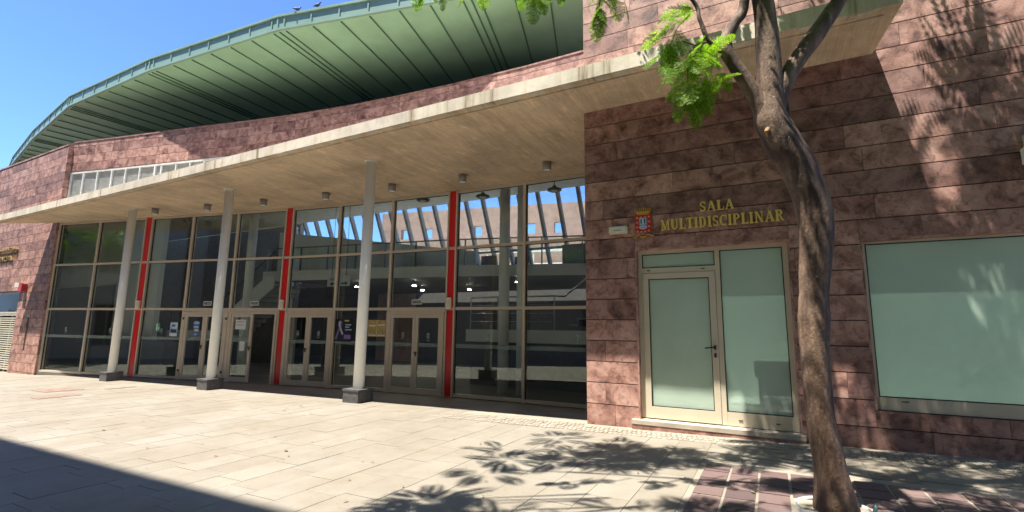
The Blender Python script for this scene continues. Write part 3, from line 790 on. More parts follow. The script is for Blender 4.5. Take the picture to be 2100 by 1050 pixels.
# ------------------------------------------------------------------ things fixed to the building
ORD = ['first', 'second', 'third', 'fourth', 'fifth', 'sixth', 'seventh']
LENS = plain('lamp_lens', (.95, .93, .86), .4)
for i, (x, y) in enumerate([(-4.22, 9.46), (-6.42, 9.38), (-8.52, 9.24), (-10.76, 9.05), (-13.02, 8.74), (-15.18, 8.36), (-17.29, 7.93)]):
    t = empty('downlight', 'grey drum downlight under the concrete canopy, %s counted from the stone wing' % ORD[i], 'ceiling light', 'downlights under the canopy')
    MB().lathe(x, y, [(.0, 5.22), (.098, 5.22), (.098, 5.03), (.086, 5.03), (.086, 5.05)], 28).build('lamp_body', plain('lamp_grey', (.30, .28, .26), .45), t, True)
    MB().cyl(x, y, 5.036, 5.05, .085, seg=28).build('lens', LENS, t)
for (x, y, lab) in ((-18.81, 9.77, 'behind the bay right of the leftmost red post'), (-8.98, 11.09, 'above the entrance door right of the front column'),
                    (-7.17, 11.54, 'just right of the rightmost red post'), (-5.04, 11.81, 'nearest the stone wing')):
    t = empty('round_lamp', 'black round lamp hung inside the lobby, ' + lab, 'pendant lamp', 'black lamps in the lobby')
    MB().lathe(x, y, [(0, 5.42), (.05, 5.42), (.07, 5.36), (.19, 5.33), (.20, 5.29), (.17, 5.27), (.09, 5.29)], 28).build('lamp_shade', BLACK, t, True)
    MB().cyl(x, y, 5.272, 5.288, .09).build('diffuser', plain('lamp_white', (.6, .6, .58), .4), t)
    MB().cyl(x, y, 5.42, 6.2, .012, seg=8).build('cord', BLACK, t)
GLOW = plain('lit_lens', (.9, .85, .7), .4, emit=45)
for i, (x, y) in enumerate([(-14.6, 14.1), (-12.0, 14.5), (-9.9, 13.9), (-7.6, 14.6), (-5.2, 15.6), (-13.2, 16.5), (-11.0, 16.8)]):
    t = empty('lobby_spotlight', 'small lit spotlight under the lobby mezzanine, ' + ('%s of the front row from the left' % ORD[i] if i < 5 else '%s of the rear row from the left' % ORD[i-5]), 'ceiling light', 'lit spotlights under the mezzanine')
    MB().cyl(x, y, 3.12, 3.278, .08).build('lamp_body', GREYP, t, True); MB().cyl(x, y, 3.105, 3.119, .072).build('lens', GLOW, t)
def onfront(x, off=.0):
    for i, (p, q) in enumerate(zip(GP, GP[1:])):
        if p[0] <= x <= q[0]: t = Vector((q[0]-p[0], q[1]-p[1])); u = (x-p[0])/t.x*t.length; return p, t, u
for (x, lab) in ((-18.95, 'leftmost red post'), (-13.22, 'middle red post'), (-7.44, 'rightmost red post')):
    p, t, u = onfront(x); e = empty('emergency_light', 'small white emergency light on the %s of the glass front' % lab, 'emergency light', 'emergency lights on the red posts')
    MB(p, t).box(u-.075, u+.055, -.12, -.055, 2.03, 2.32).build('housing', WHITE, e)
    MB(p, t).box(u-.05, u+.03, -.13, -.1205, 2.07, 2.28).build('diffuser', plain('cream_plastic', (.7, .62, .42), .4), e)
def sheet(name, label, cat, x, z, wd, ht, mat, off=-.012, group=None, bits=()):
    p, t, u = onfront(x); e = empty(name, label, cat, group)
    MB(p, t).box(u-wd/2, u+wd/2, off-.003, off, z-ht/2, z+ht/2).build('sheet', mat, e)
    for (nm, a, b, c, d, mt) in bits: MB(p, t).box(u-wd/2+a*wd, u-wd/2+b*wd, off-.005, off-.0032, z-ht/2+c*ht, z-ht/2+d*ht).build(nm, mt, e)
    return e, p, t, u
PAPER = plain('paper', (.66, .70, .68), .7, 0, .03); PBLUE = plain('poster_blue', (.06, .13, .36), .5); PNAVY = plain('poster_navy', (.02, .035, .09), .5)
PLIGHT = plain('poster_light_blue', (.35, .55, .75), .5); PYEL = plain('poster_yellow', (.65, .55, .15), .5); PTXT = plain('print_grey', (.25, .28, .28), .6)
PGREEN = plain('exit_green', (.05, .35, .18), .5); PPURP = plain('ribbon_purple', (.22, .16, .42), .5); PLILAC = plain('ribbon_lilac', (.55, .50, .72), .5); PBLK = plain('poster_black', (.012, .012, .02), .3)
POFF = -.085
sheet('poster', 'blue and white poster stuck inside the glass left of the doors', 'poster', -17.38, 1.38, .32, .45, PLIGHT, -.012, None,
      [('print', .1, .9, .62, .95, PAPER), ('print', .1, .9, .25, .5, PNAVY), ('print', .2, .7, .68, .85, PBLUE), ('print', .0, 1, .0, .16, PAPER)])
sheet('exit_sign', 'small green and white safety sign left of the blue poster', 'sign', -18.05, 1.44, .17, .26, PGREEN, -.012, None, [('print', .05, .35, .05, .95, PAPER), ('print', .5, .8, .2, .5, PAPER)])
sheet('poster', 'blue poster with a yellow patch on the leftmost entrance door', 'poster', -16.42, 1.42, .24, .46, PBLUE, POFF+.028, None,
      [('print', .05, .95, .8, .95, PLIGHT), ('print', .1, .6, .9, .99, PYEL), ('print', .05, .9, .55, .65, PLIGHT), ('print', .25, .9, .3, .46, PYEL), ('print', .2, .7, .06, .12, PAPER)])
sheet('paper_notice', 'large white paper notice on the left leaf of the half open door', 'notice', -14.72, 1.56, .40, .30, PAPER, POFF+.028, None,
      [('print', .12, .88, .74, .84, PTXT), ('print', .15, .85, .5, .54, PTXT), ('print', .15, .8, .38, .42, PTXT)])
sheet('paper_notice', 'small white paper notice below the large one on the half open door', 'notice', -14.60, .9, .20, .29, PAPER, POFF+.028)
e, p, t, u = sheet('ribbon_poster', 'black poster with a lilac ribbon left of the front column', 'poster', -10.96, 1.43, .60, .64, PBLK, -.012)
def rib(pts, r, nm, mt, e, p, t, u, z, off): 
    m = MB(p, t); 
    for (a, b), (c, d) in zip(pts, pts[1:]):
        L_ = math.hypot(c-a, d-b); nx, nz = -(d-b)/L_*r, (c-a)/L_*r
        m.prism([(u+a+nx, z+b+nz), (u+c+nx, z+d+nz), (u+c-nx, z+d-nz), (u+a-nx, z+b-nz)], off-.003, off)
    m.build(nm, mt, e)
rib([(-.27, -.26), (-.17, .0), (-.09, .16), (-.10, .24)], .032, 'ribbon', PPURP, e, p, t, u, 1.43, -.0155)
rib([(-.10, .24), (-.15, .24), (-.16, .16), (-.02, -.12)], .03, 'ribbon', PLILAC, e, p, t, u, 1.43, -.019)
for (a, b, c, d, mt) in ((.55, .8, .9, .96, PYEL), (.6, .95, .72, .77, PLIGHT), (.6, .85, .62, .67, PLIGHT), (.6, 1.0, .5, .55, PLIGHT), (.55, .95, .12, .3, PPURP)):
    MB(p, t).box(u-.3+a*.6, u-.3+b*.6, -.018, -.0155, 1.11+c*.64, 1.11+d*.64).build('print', mt, e)
WOODY = plain('newsprint_tan', (.46, .33, .12), .7, 0, .35, 14)
sheet('notice_board', 'tan two page notice board on the glass right of the front column', 'notice board', -9.80, 1.50, .60, .46, WOODY, -.012, None,
      [('print', .04, .46, .04, .12, PAPER), ('print', .54, .96, .04, .12, PAPER), ('print', .48, .52, 0, 1, PYEL), ('print', .06, .42, .62, .7, PAPER), ('print', .56, .95, .66, .74, PAPER), ('print', .06, .44, .3, .34, PTXT), ('print', .56, .94, .38, .42, PTXT)])
for (x, lab) in ((-16.13, 'leftmost entrance door'), (-14.31, 'half open entrance door'), (-8.51, 'rightmost entrance door')):
    e, p, t, u = sheet('entrance_sign', 'small white sign reading ENTRADA above the %s' % lab, 'sign', x, 2.225, .33, .135, PAPER, -.012, 'ENTRADA signs')
    MB(p, t).box(u-.145, u+.145, -.0175, -.0155, 2.185, 2.265).build('sign_field', PBLK, e)
    O = Vector((*p, 0))+Vector((t.normalized().x, t.normalized().y, 0))*u; nn = Vector((t.y, -t.x, 0)).normalized()
    O = O+nn*.0195; text_mesh('ENTRADA', .07, PAPER, 'lettering', e, (O.x, O.y, 2.225), (t.x, t.y), .001)
e = empty('direction_sign', 'white hanging sign with a left and a right arrow inside the lobby', 'sign')
MB().box(-13.9, -12.8, 12.02, 12.04, 2.93, 3.30).build('sign_panel', PAPER, e)
def arrow(x, z, s, nm):
    MB().prism([(x, z+.03), (x+s*.18, z+.03), (x+s*.18, z+.07), (x+s*.32, z), (x+s*.18, z-.07), (x+s*.18, z-.03), (x, z-.03)], 12.012, 12.0195).build(nm, PBLK, e)
arrow(-13.45, 3.02, -1, 'arrow'); arrow(-13.2, 3.02, 1, 'arrow')
text_mesh('ASEOS', .13, PBLK, 'lettering', e, (-13.6, 12.015, 3.19), (1, 0), .002)
MB().cyl(-13.7, 12.03, 3.30, 6.2, .008, seg=6).cyl(-13.0, 12.03, 3.30, 6.2, .008, seg=6).build('hanger', BLACK, e)

# lettering SALA MULTIDISCIPLINAR: slab serif strokes on a unit cell (width, strokes)
def strokes(ch):
    k, s = .24, .13                       # stem and serif thickness
    def stem(x, z0=0, z1=1): return ('q', x-k/2, x+k/2, z0, z1)
    def ser(x, z, wd=.2): return ('q', x-wd, x+wd, z, z+s)
    A = {}
    if ch == 'I': return .5, [stem(.25), ser(.25, 0), ser(.25, 1-s)]
    if ch == 'L': return .78, [stem(.25), ser(.25, 1-s), ('q', .05, .75, 0, s), ('q', .66, .75, s, .36)]
    if ch == 'T': return .82, [stem(.41), ser(.41, 0), ('q', .03, .79, 1-s, 1), ('q', .03, .12, .66, 1-s), ('q', .70, .79, .66, 1-s)]
    if ch == 'D': return .88, [stem(.22), ('q', .04, .3, 0, s), ('q', .04, .3, 1-s, 1), ('a', .36, .5, .42, .5, -90, 90, .13, .24)]
    if ch == 'P': return .78, [stem(.22), ser(.22, 0), ('q', .04, .3, 1-s, 1), ('a', .36, .73, .36, .27, -90, 90, .12, .21), ('q', .2, .4, .46, .54)]
    if ch == 'R': return .90, [stem(.22), ser(.22, 0, .18), ('q', .04, .3, 1-s, 1), ('a', .36, .74, .35, .26, -90, 90, .12, .21), ('q', .2, .45, .48, .56), ('l', .42, .52, .70, .06, .17), ('q', .62, .88, 0, s)]
    if ch == 'U': return .90, [stem(.22, .3, 1), ser(.22, 1-s, .18), ('q', .64, .76, .3, 1), ser(.70, 1-s, .15), ('a', .46, .31, .285, .31, 180, 360, .14, .18)]
    if ch == 'C': return .82, [('a', .44, .5, .40, .5, 50, 310, .15, .22), ('q', .66, .75, .66, .98)]
    if ch == 'S': return .72, [('a', .36, .73, .29, .27, 20, 265, .13, .18), ('a', .36, .27, .30, .27, -160, 85, .13, .18), ('q', .56, .64, .66, .98), ('q', .07, .15, .02, .34)]
    if ch == 'A': return .96, [('l', .47, .98, .17, .05, .13), ('l', .47, .98, .76, .05, .24), ('q', .26, .68, .30, .38), ('q', .03, .30, 0, s), ('q', .58, .93, 0, s)]
    if ch == 'N': return .98, [('q', .16, .28, 0, 1), ('q', .05, .38, 0, s), ('q', .05, .3, 1-s, 1), ('l', .24, .97, .76, .03, .22), ('q', .70, .82, 0, 1), ('q', .62, .94, 1-s, 1)]
    if ch == 'M': return 1.12, [('q', .15, .27, 0, 1), ('q', .05, .38, 0, s), ('q', .05, .3, 1-s, 1), ('l', .24, .97, .54, .05, .2), ('l', .84, .97, .54, .05, .12), ('q', .80, .99, 0, 1), ('q', .70, 1.09, 0, s), ('q', .85, 1.09, 1-s, 1)]
    return .4, []
def lettering(e, word, x0, x1, zb, h, y):
    ws = [strokes(c)[0] for c in word]; tot = sum(ws); kx = (x1-x0)/tot; x = x0
    for c, wd in zip(word, ws):
        m = MB()
        for ki, st in enumerate(strokes(c)[1]):
            dy = .0008*ki; ez = .0007*ki
            if st[0] == 'q': m.box(x+st[1]*kx+ez, x+st[2]*kx-ez, y-.012-dy, y-dy, zb+st[3]*h+ez, zb+st[4]*h-ez)
            elif st[0] == 'l':
                a, b, c2, d, tw = st[1:]; m.prism([(x+(a-tw/2)*kx, zb+b*h), (x+(a+tw/2)*kx, zb+b*h), (x+(c2+tw/2)*kx, zb+d*h), (x+(c2-tw/2)*kx, zb+d*h)], y-.0123-dy, y-dy)
            else:
                _, cx, cz, rx, rz, a0, a1, ti, to = st; n = 12
                for i in range(n):
                    A0, A1 = R(a0+(a1-a0)*i/n), R(a0+(a1-a0)*(i+1)/n)
                    def pt(A, inner):
                        tx = ti+(to-ti)*abs(math.cos(A)); r1, r2 = rx-(tx if inner else 0), rz-(min(tx, .14) if inner else 0)
                        return (x+(cx+r1*math.cos(A))*kx, zb+(cz+r2*math.sin(A))*h)
                    m.prism([pt(A0, 0), pt(A1, 0), pt(A1, 1), pt(A0, 1)], y-.0126-dy, y-dy)
        m.build('letter', GOLD, e); x += wd*kx
SG = empty('wall_lettering', 'raised gold letters SALA MULTIDISCIPLINAR on the dark stone above the door', 'sign')
lettering(SG, 'SALA', -.86, -.38, 3.293, .155, 7.492)
lettering(SG, 'MULTIDISCIPLINAR', -1.43, .24, 3.058, .165, 7.492)
GOLD2 = plain('gold_letter_in_sun', (.24, .155, .035), .4, .3, .15, 30)  # darker copy of the letter gold, offsets the direct sun
LS = empty('wall_lettering', 'raised gold letters on the sunlit pink wall at the left edge', 'sign')
text_mesh('TeatrodelaBarro', .36, GOLD2, 'lettering', LS, (-27.6, 7.47, 4.42), (1, 0), .03)
text_mesh('MUNICIPAL', .30, GOLD2, 'lettering', LS, (-27.55, 7.47, 4.08), (1, 0), .03)
def crest():
    e = empty('coat_of_arms', 'painted coat of arms with gold crown, red border and ribbon beside the gold letters', 'emblem')
    cx, y = -1.69, 7.492; CR = plain('crest_red', (.50, .03, .012), .45, 0, .1, 30); CP = plain('crest_flower', (.75, .30, .22), .5)
    m = MB(); hw = .125; z0, z1 = 3.055, 3.325; pts = []
    for (qx, qz, a0) in ((cx+hw-.03, z0+.03, -90), (cx+hw-.02, z1-.02, 0), (cx-hw+.02, z1-.02, 90), (cx-hw+.03, z0+.03, 180)):
        for k in range(5): A = R(a0+k*22.5); pts.append((qx+.03*math.cos(A), qz+.03*math.sin(A)))
    m.prism(pts, y-.018, y).build('shield', CR, e)
    for (a, b) in [(-.092, .285), (-.032, .29), (.032, .29), (.092, .29), (-.092, .20), (.092, .205), (-.092, .12), (.092, .125), (-.088, .05), (-.03, .04), (.03, .04), (.088, .05)]:
        MB().prism([(cx+a+.019*math.cos(k*math.pi/4), 3.025+b*.93+.013*math.sin(k*math.pi/4)) for k in range(8)], y-.024, y-.0185).build('flower', CP, e)
    MB().prism([(cx-.062, 3.28), (cx+.062, 3.28), (cx+.062, 3.125), (cx+.03, 3.105), (cx, 3.10), (cx-.03, 3.105), (cx-.062, 3.125)], y-.023, y-.0185).build('inner_shield', plain('crest_white', (.55, .62, .72), .5), e)
    for (a, b, c, d, mt) in ((-.056, -.048, .115, .25, PBLUE), (-.035, -.018, .17, .245, PNAVY), (.015, .032, .17, .25, PNAVY), (.045, .056, .115, .25, PBLUE), (-.045, .05, .135, .15, PTXT), (-.03, .035, .1, .11, PBLUE)):
        MB().box(cx+a, cx+b, y-.0265, y-.0235, 3.025+c*.98, 3.025+d*.98).build('charge', mt, e)
    m = MB().prism([(cx-.085, 3.335), (cx+.085, 3.335), (cx+.115, 3.385), (cx-.115, 3.385)], y-.02, y)
    for k in range(8):
        a = -.105+k*.03; f = (k-3.5)/3.5; m.prism([(cx+a-.006, 3.38), (cx+a+.006, 3.38), (cx+a+.018*f+.007, 3.445-.012*f*f), (cx+a+.018*f-.007, 3.445-.012*f*f)], y-.0195, y)
    m.build('crown', YELLOW, e)
    m = MB(); pp = [(-.165, 3.005), (-.15, 2.975), (-.06, 3.015), (-.04, 2.985), (.0, 2.975), (.04, 2.985), (.06, 3.015), (.15, 2.985), (.165, 3.01)]
    for (a, b), (c, d) in zip(pp, pp[1:]): m.prism([(cx+a, b-.011), (cx+c, d-.011), (cx+c, d+.011), (cx+a, b+.011)], y-.016, y)
    m.build('ribbon', YELLOW, e)
crest()
e = empty('emergency_light', 'cream oval emergency light on the stone left of the coat of arms', 'emergency light')
def pill(x0, x1, z0, z1, y0, y1, r, nm, mt, e):
    pts = []
    for (qx, qz, a0) in ((x1-r, z0+r, -90), (x1-r, z1-r, 0), (x0+r, z1-r, 90), (x0+r, z0+r, 180)):
        for k in range(6): A = R(a0+k*18); pts.append((qx+r*math.cos(A), qz+r*math.sin(A)))
    MB().prism(pts, y0, y1).build(nm, mt, e)
CREAM = plain('cream_plastic_body', (.66, .60, .47), .4, 0, .04)
pill(-2.235, -1.935, 3.06, 3.18, 7.45, 7.5, .03, 'housing', CREAM, e); pill(-2.215, -1.955, 3.075, 3.165, 7.438, 7.4495, .03, 'diffuser', plain('diffuser_cream', (.72, .68, .56), .35, 0, .03), e)
pill(-2.15, -2.03, 3.105, 3.118, 7.435, 7.4378, .005, 'status_strip', PTXT, e)
e = empty('flood_lamp', 'white wall lamp on the sunlit stone at the right edge', 'wall lamp')
MB().box(2.63, 2.95, 7.30, 7.42, 3.47, 3.65).build('lamp_body', WHITE, e); MB().box(2.72, 2.86, 7.42, 7.5, 3.52, 3.60).build('bracket', WHITE, e); MB().box(2.69, 2.95, 7.40, 7.5, 3.655, 3.83).build('driver_box', plain('lamp_pale', (.6, .62, .6), .5), e)
MB().box(2.65, 2.93, 7.294, 7.2995, 3.49, 3.63).build('lens', plain('lens_grey', (.4, .42, .42), .2), e)
e = empty('alarm_siren', 'red alarm box with a cream lamp on the pink wall at the left', 'alarm')
MB().box(-25.25, -24.95, 7.33, 7.5, 2.70, 2.98).build('siren_box', plain('alarm_red', (.42, .03, .03), .4), e); MB().box(-25.75, -25.33, 7.36, 7.5, 2.88, 3.05).build('lamp_housing', CREAM, e)
# rusty floor plates
RUST = plain('rusty_plate', (.22, .145, .11), .7, .2, .3, 8)
def fplate(pts, lab):
    o = MB(); b = 0
    for z in (0.001, .008):
        for x, y in pts: o.v.append(Vector((x, y, gbase(x)+z)))
    n = len(pts); o.f.append(tuple(range(n, 2*n)))
    for i in range(n): o.f.append((i, (i+1) % n, n+(i+1) % n, n+i))
    tag(o.build('floor_plate', RUST), lab, 'floor plate', 'metal floor plates')
fplate([(-16.72, 5.41), (-16.72, 6.17), (-15.85, 6.17), (-15.85, 5.41)], 'brown metal floor plate, the wider of two on the left pavement')
fplate([(-14.83, 4.80), (-14.83, 5.59), (-14.42, 5.59), (-14.42, 4.80)], 'brown metal floor plate, the narrower and nearer of two')
fplate([(-15.5, 6.45), (-15.5, 7.1), (-15.3, 7.1), (-15.3, 6.45)], 'thin brown floor plate left of the leftmost column base')
# pigeons on the roof edge
def pigeon(p, ang, lab):
    e = empty('pigeon', lab, 'bird', 'pigeons on the roof'); 
    c, s = math.cos(ang), math.sin(ang)
    def q(a, z): a *= .75; z *= .75; return (p[0]+a*c, p[1]+a*s, p[2]+z)
    pts = [q(-.17, .10), q(-.10, .115), q(-.02, .13), q(.06, .16), (q(.09, .215)), q(.10, .255), q(.125, .268), q(.155, .262), q(.175, .255)]
    MB().tube(pts, [.009, .026, .046, .043, .026, .022, .024, .009, .003], 10).build('body', plain('pigeon_grey', (.05, .05, .075), .6), e, True)
    MB().tube([q(.0, .09), q(.0, 0)], .008, 6).tube([q(.03, .09), q(.03, 0)], .008, 6).build('legs', plain('pigeon_leg', (.3, .1, .08), .6), e)
def roof_at(x):
    for a, b in zip(RV, RV[1:]):
        if a[0] <= x <= b[0]: return a[1]+(b[1]-a[1])*(x-a[0])/(b[0]-a[0])
pigeon((-12.2, roof_at(-12.2)-.02, 10.98), 1.2, 'dark pigeon on the green roof edge, left of the two'); pigeon((-11.5, roof_at(-11.5)-.02, 10.98), .4, 'dark pigeon on the green roof edge, right of the two')
# things seen through the frosted glass of the hall door
e = empty('chair', 'dark chair dimly seen behind the frosted glass door', 'chair')
CHM = plain('chair_dark', (.03, .035, .035), .6)
MB().box(-1.66, -1.26, 7.72, 8.12, .72, .77).build('seat', CHM, e); MB().box(-1.66, -1.22, 7.69, 7.71, .80, 1.24).build('backrest', CHM, e)
for (x, y) in ((-1.64, 7.74), (-1.28, 7.74), (-1.64, 8.1), (-1.28, 8.1)): MB().box(x-.018, x+.018, y-.018, y+.018, .19, .72).build('leg', CHM, e)
for x in (-1.64, -1.28): MB().box(x-.015, x+.015, 7.715, 7.74, .77, 1.2).build('back_post', CHM, e)
e = empty('storage_box', 'blue box with a black lid behind the frosted side pane of the hall door', 'box')
MB().slab([(-.22, 7.70), (.19, 7.70), (.19, 8.1), (-.22, 8.1)], .19, .92).build('box_body', plain('box_blue', (.06, .26, .75), .5), e); MB().slab([(-.26, 7.695), (.21, 7.695), (.21, 8.14), (-.26, 8.14)], .921, 1.12).build('lid', CHM, e)

# ------------------------------------------------------------------ trees
def smooth_path(ctrl, sub=7):
    P = [Vector(c[:3]) for c in ctrl]; rr = [c[3] for c in ctrl]; out, ro = [], []
    for i in range(len(P)-1):
        p0, p1, p2, p3 = P[max(0, i-1)], P[i], P[i+1], P[min(len(P)-1, i+2)]
        for k in range(sub):
            t = k/sub
            out.append(.5*((2*p1)+(p2-p0)*t+(2*p0-5*p1+4*p2-p3)*t*t+(3*p1-p0-3*p2+p3)*t**3)); ro.append(rr[i]+(rr[i+1]-rr[i])*t)
    out.append(P[-1]); ro.append(rr[-1]); return out, ro
FR = random.Random(5)
def frond(m, base, d, L_, droop, npair, detail, upv=None):
    d = d.normalized(); side = d.cross(Vector((0, 0, 1)))
    if side.length < .05: side = Vector((1, 0, 0))
    side.normalize(); side = (Matrix.Rotation(FR.uniform(-.7, .7), 3, d) @ side)
    p = base.copy(); dd = d.copy(); st = L_/npair
    for i in range(npair):
        dd = (dd+Vector((0, 0, -droop/npair))).normalized(); q = p+dd*st
        if detail:
            b = len(m.v); wv = side*.0022; m.v += [p-wv, p+wv, q+wv, q-wv]; m.f.append((b, b+1, b+2, b+3))
        f = (i+.6)/npair; pl = L_*.33*math.sin(math.pi*min(1, .18+.78*f))**.8
        for s_ in (-1, 1):
            pd = (side*s_*.92+dd*.42+Vector((0, 0, -.18+FR.uniform(-.12, .12)))).normalized(); nrm = dd.cross(pd).normalized(); w_ = nrm.cross(pd).normalized()
            if detail:
                n = 9; ll = pl/n
                for j in range(n):
                    c = q+pd*(ll*(j+.4)); hw = .017*(1-.5*j/n)*FR.uniform(.7, 1.2); w_ = (w_+nrm*FR.uniform(-.25, .25)).normalized()
                    for t_ in (-1, 1):
                        b = len(m.v); a1 = c; ee = c+w_*hw*t_+pd*ll*.55; m.v += [a1, a1+pd*ll*.75, ee+pd*ll*.2, ee-pd*ll*.28]; m.f.append((b, b+1, b+2, b+3))
            else:
                b = len(m.v); hw = pl*.17; m.v += [q, q+pd*pl*.45+w_*hw, q+pd*pl, q+pd*pl*.5-w_*hw]; m.f.append((b, b+1, b+2, b+3))
        p = q
def in_view(P):
    d = P-CAM; z = d.dot(fw)
    if z < .15: return False
    return 525-FPX*d.dot(up)/z > -60 and -120 < 1050+FPX*d.dot(rt)/z < 2220
def make_tree():
    T = empty('street_tree', 'leaning street tree with a bare forked trunk in front of the hall window', 'tree', 'street trees')
    bx, by = .36, 4.87; g = gbase(bx)
    ctrl = [(bx+.02, by, g-.25, .185), (.365, 4.87, g+.02, .160), (.345, 4.86, .45, .118), (.305, 4.84, .85, .106), (.30, 4.838, 1.3, .104), (.315, 4.847, 1.64, .122), (.328, 4.853, 1.86, .110),
            (.36, 4.87, 2.15, .122), (.385, 4.88, 2.55, .138), (.30, 4.835, 2.95, .145), (.17, 4.77, 3.25, .150), (.10, 4.74, 3.45, .138), (.105, 4.735, 3.66, .112), (.11, 4.73, 3.9, .085)]
    P, r = smooth_path(ctrl); m = MB(); m.tube(P, r, 24, True, .06)
    tr = m.build('trunk', BARK, T, True)
    def limb(ctrl, nm='branch', seg=14):
        P, r = smooth_path(ctrl); MB().tube(P, r, seg, True, .05).build(nm, BARK, T, True)
    limb([(.10, 4.735, 3.36, .10), (.105, 4.73, 3.7, .108), (.115, 4.73, 4.1, .102), (.10, 4.72, 4.6, .09), (.0, 4.7, 5.3, .08), (-.2, 4.5, 6.2, .05), (-.4, 4.2, 7.2, .02)])
    limb([(.10, 4.74, 3.36, .11), (.17, 4.765, 3.66, .082), (.34, 4.84, 4.0, .076), (.52, 4.93, 4.27, .080), (.72, 5.04, 4.6, .066), (1.1, 5.2, 5.2, .06), (1.7, 5.5, 6.1, .04), (2.3, 5.7, 7.0, .015)])
    limb([(.10, 4.735, 3.36, .10), (-.01, 4.68, 3.66, .072), (-.17, 4.59, 3.98, .060), (-.235, 4.555, 4.16, .064), (-.15, 4.6, 4.38, .048), (-.05, 4.65, 4.62, .044), (.0, 4.4, 5.4, .045), (-.1, 3.6, 6.3, .03), (-.4, 2.9, 7.2, .012)])
    limb([(-.235, 4.555, 4.14, .03), (-.36, 4.49, 4.2, .022), (-.43, 4.45, 4.42, .019), (-.50, 4.41, 4.65, .018), (-1.0, 4.0, 5.3, .03), (-1.9, 3.6, 5.9, .02), (-3.0, 3.2, 6.4, .01)], 'branch', 8)
    limb([(.19, 4.79, 3.28, .03), (.235, 4.80, 3.5, .022), (.20, 4.79, 3.8, .02), (.16, 4.77, 3.95, .015)], 'branch', 8)
    limb([(-.1, 4.6, 5.5, .05), (-1.2, 4.7, 6.3, .035), (-2.4, 4.6, 6.9, .012)], 'branch', 8)
    limb([(.0, 4.6, 5.4, .05), (.5, 5.2, 6.6, .035), (.9, 5.8, 7.6, .012)], 'branch', 8)
    limb([(1.0, 5.2, 5.1, .05), (1.9, 4.6, 6.1, .03), (3.0, 4.1, 6.8, .012)], 'branch', 8)
    # cut branch stub scar
    MB().tube([(.12, 4.72, 3.38), (.08, 4.655, 3.34), (.055, 4.625, 3.29), (.06, 4.625, 3.25)], [.04, .03, .02, .008], 10).build('branch_scar', plain('cut_wood', (.24, .14, .06), .8), T)
    # crown
    m = MB(); n = 0; rs = random.Random(11)
    cl = []
    while len(cl) < 250:
        a, b, c = rs.uniform(-1, 1), rs.uniform(-1, 1), rs.uniform(-1, 1)
        r2 = a*a+b*b+c*c
        if r2 > 1 or r2 < .12: continue
        y_ = 4.3+b*2.5; cl.append(Vector((.1+a*4.6, y_+.2*a, 6.7+c*1.7+.3*(y_-4.3))))
    for k in range(26):
        cl.append(Vector((-2.5+rs.uniform(-1, 1)*1.4, 2.5+rs.uniform(-1, 1)*1.2, 6.2+rs.uniform(-.8, .9))))
    for k in range(20):
        cl.append(Vector((rs.uniform(.6, 3.6), rs.uniform(5.6, 6.7), rs.uniform(6.6, 8.2))))
    def sunpath(c):
        for q in (Vector((-.55, 4.4, 4.0)), Vector((-1.2, 4.0, 4.5)), Vector((-2.5, 3.3, 4.6)), Vector((-1.8, 3.7, 4.6))):
            d = c-q; k = d.dot(SUN)
            if k > 0 and (d-SUN*k).length < .75: return True
        return False
    def lit_spot(c):                       # the sill and the foot of the wall left of the trunk stay in the sun
        d = -SUN; t = (7.5-c.y)/d.y; a = c+d*t; t = (c.z-.1)/-d.z; b = c+d*t
        return (a.x < -.5 and 0 < a.z < 2.2) or (b.y > 6.55 and b.x < -.7) or (a.x > 1.8 and a.z > 4.2)
    cl = [c for c in cl if not sunpath(c) and not lit_spot(c)]
    for c in cl:
        rad = rs.uniform(.3, .6)
        for k in range(rs.randint(11, 19)):
            d = Vector((rs.gauss(0, 1), rs.gauss(0, 1), rs.gauss(.1, .7))).normalized(); b = c+d*rs.uniform(0, rad*.6)
            L_ = rs.uniform(.26, .42); tip = b+d*L_+Vector((0, 0, -.12))
            if in_view(b) or in_view(tip): continue
            frond(m, b, d, L_, rs.uniform(.3, .9), 9, False); n += 1
    crown = m.build('crown', LEAF, T)
    # twigs inside the crown
    tw = MB()
    for c in cl:
        if in_view(c): continue
        tgt = Vector((rs.uniform(-.6, .6), 4.5, 5.4)); pth = c.lerp(tgt, .35)+Vector((0, 0, -.15))
        if not in_view(pth): tw.tube([c, c.lerp(pth, .5)+Vector((rs.uniform(-.1, .1), rs.uniform(-.1, .1), 0)), pth], [.006, .011, .018], 5, False)
    tw.build('twigs', TWIG, T, kind='stuff')
    # hanging sprays that dip into view
    sp = MB(); tg = MB()
    def spray(base, dirn, n, L0, spread, droop):
        base = Vector(base); dirn = Vector(dirn)
        for k in range(n):
            d = (dirn+Vector((rs.gauss(0, spread), rs.gauss(0, spread), rs.gauss(0, spread*.7)))).normalized()
            frond(sp, base+Vector((rs.gauss(0, .03), rs.gauss(0, .03), rs.gauss(0, .03))), d, L0*rs.uniform(.75, 1.15), droop, 11, True)
    for (x, y, z, n, L_, dr) in ((-.62, 4.36, 4.36, 5, .28, .9), (-.50, 4.40, 4.52, 4, .26, .6), (-.70, 4.32, 4.20, 6, .32, 1.0), (-.46, 4.44, 4.10, 6, .32, 1.3), (-.56, 4.40, 3.98, 7, .34, 1.5), (-.74, 4.30, 3.98, 4, .30, 1.5),
                                 (-.34, 4.50, 4.26, 4, .26, .8), (-.58, 4.38, 3.76, 7, .32, 1.7), (-.44, 4.45, 3.78, 6, .30, 1.6), (-.28, 4.54, 3.84, 4, .24, 1.0), (-.30, 4.52, 4.06, 3, .26, 1.0), (-.52, 4.41, 3.62, 4, .24, 1.6)):
        spray((x, y, z), (-.2, -.1, -.25), n, L_, .6, dr)
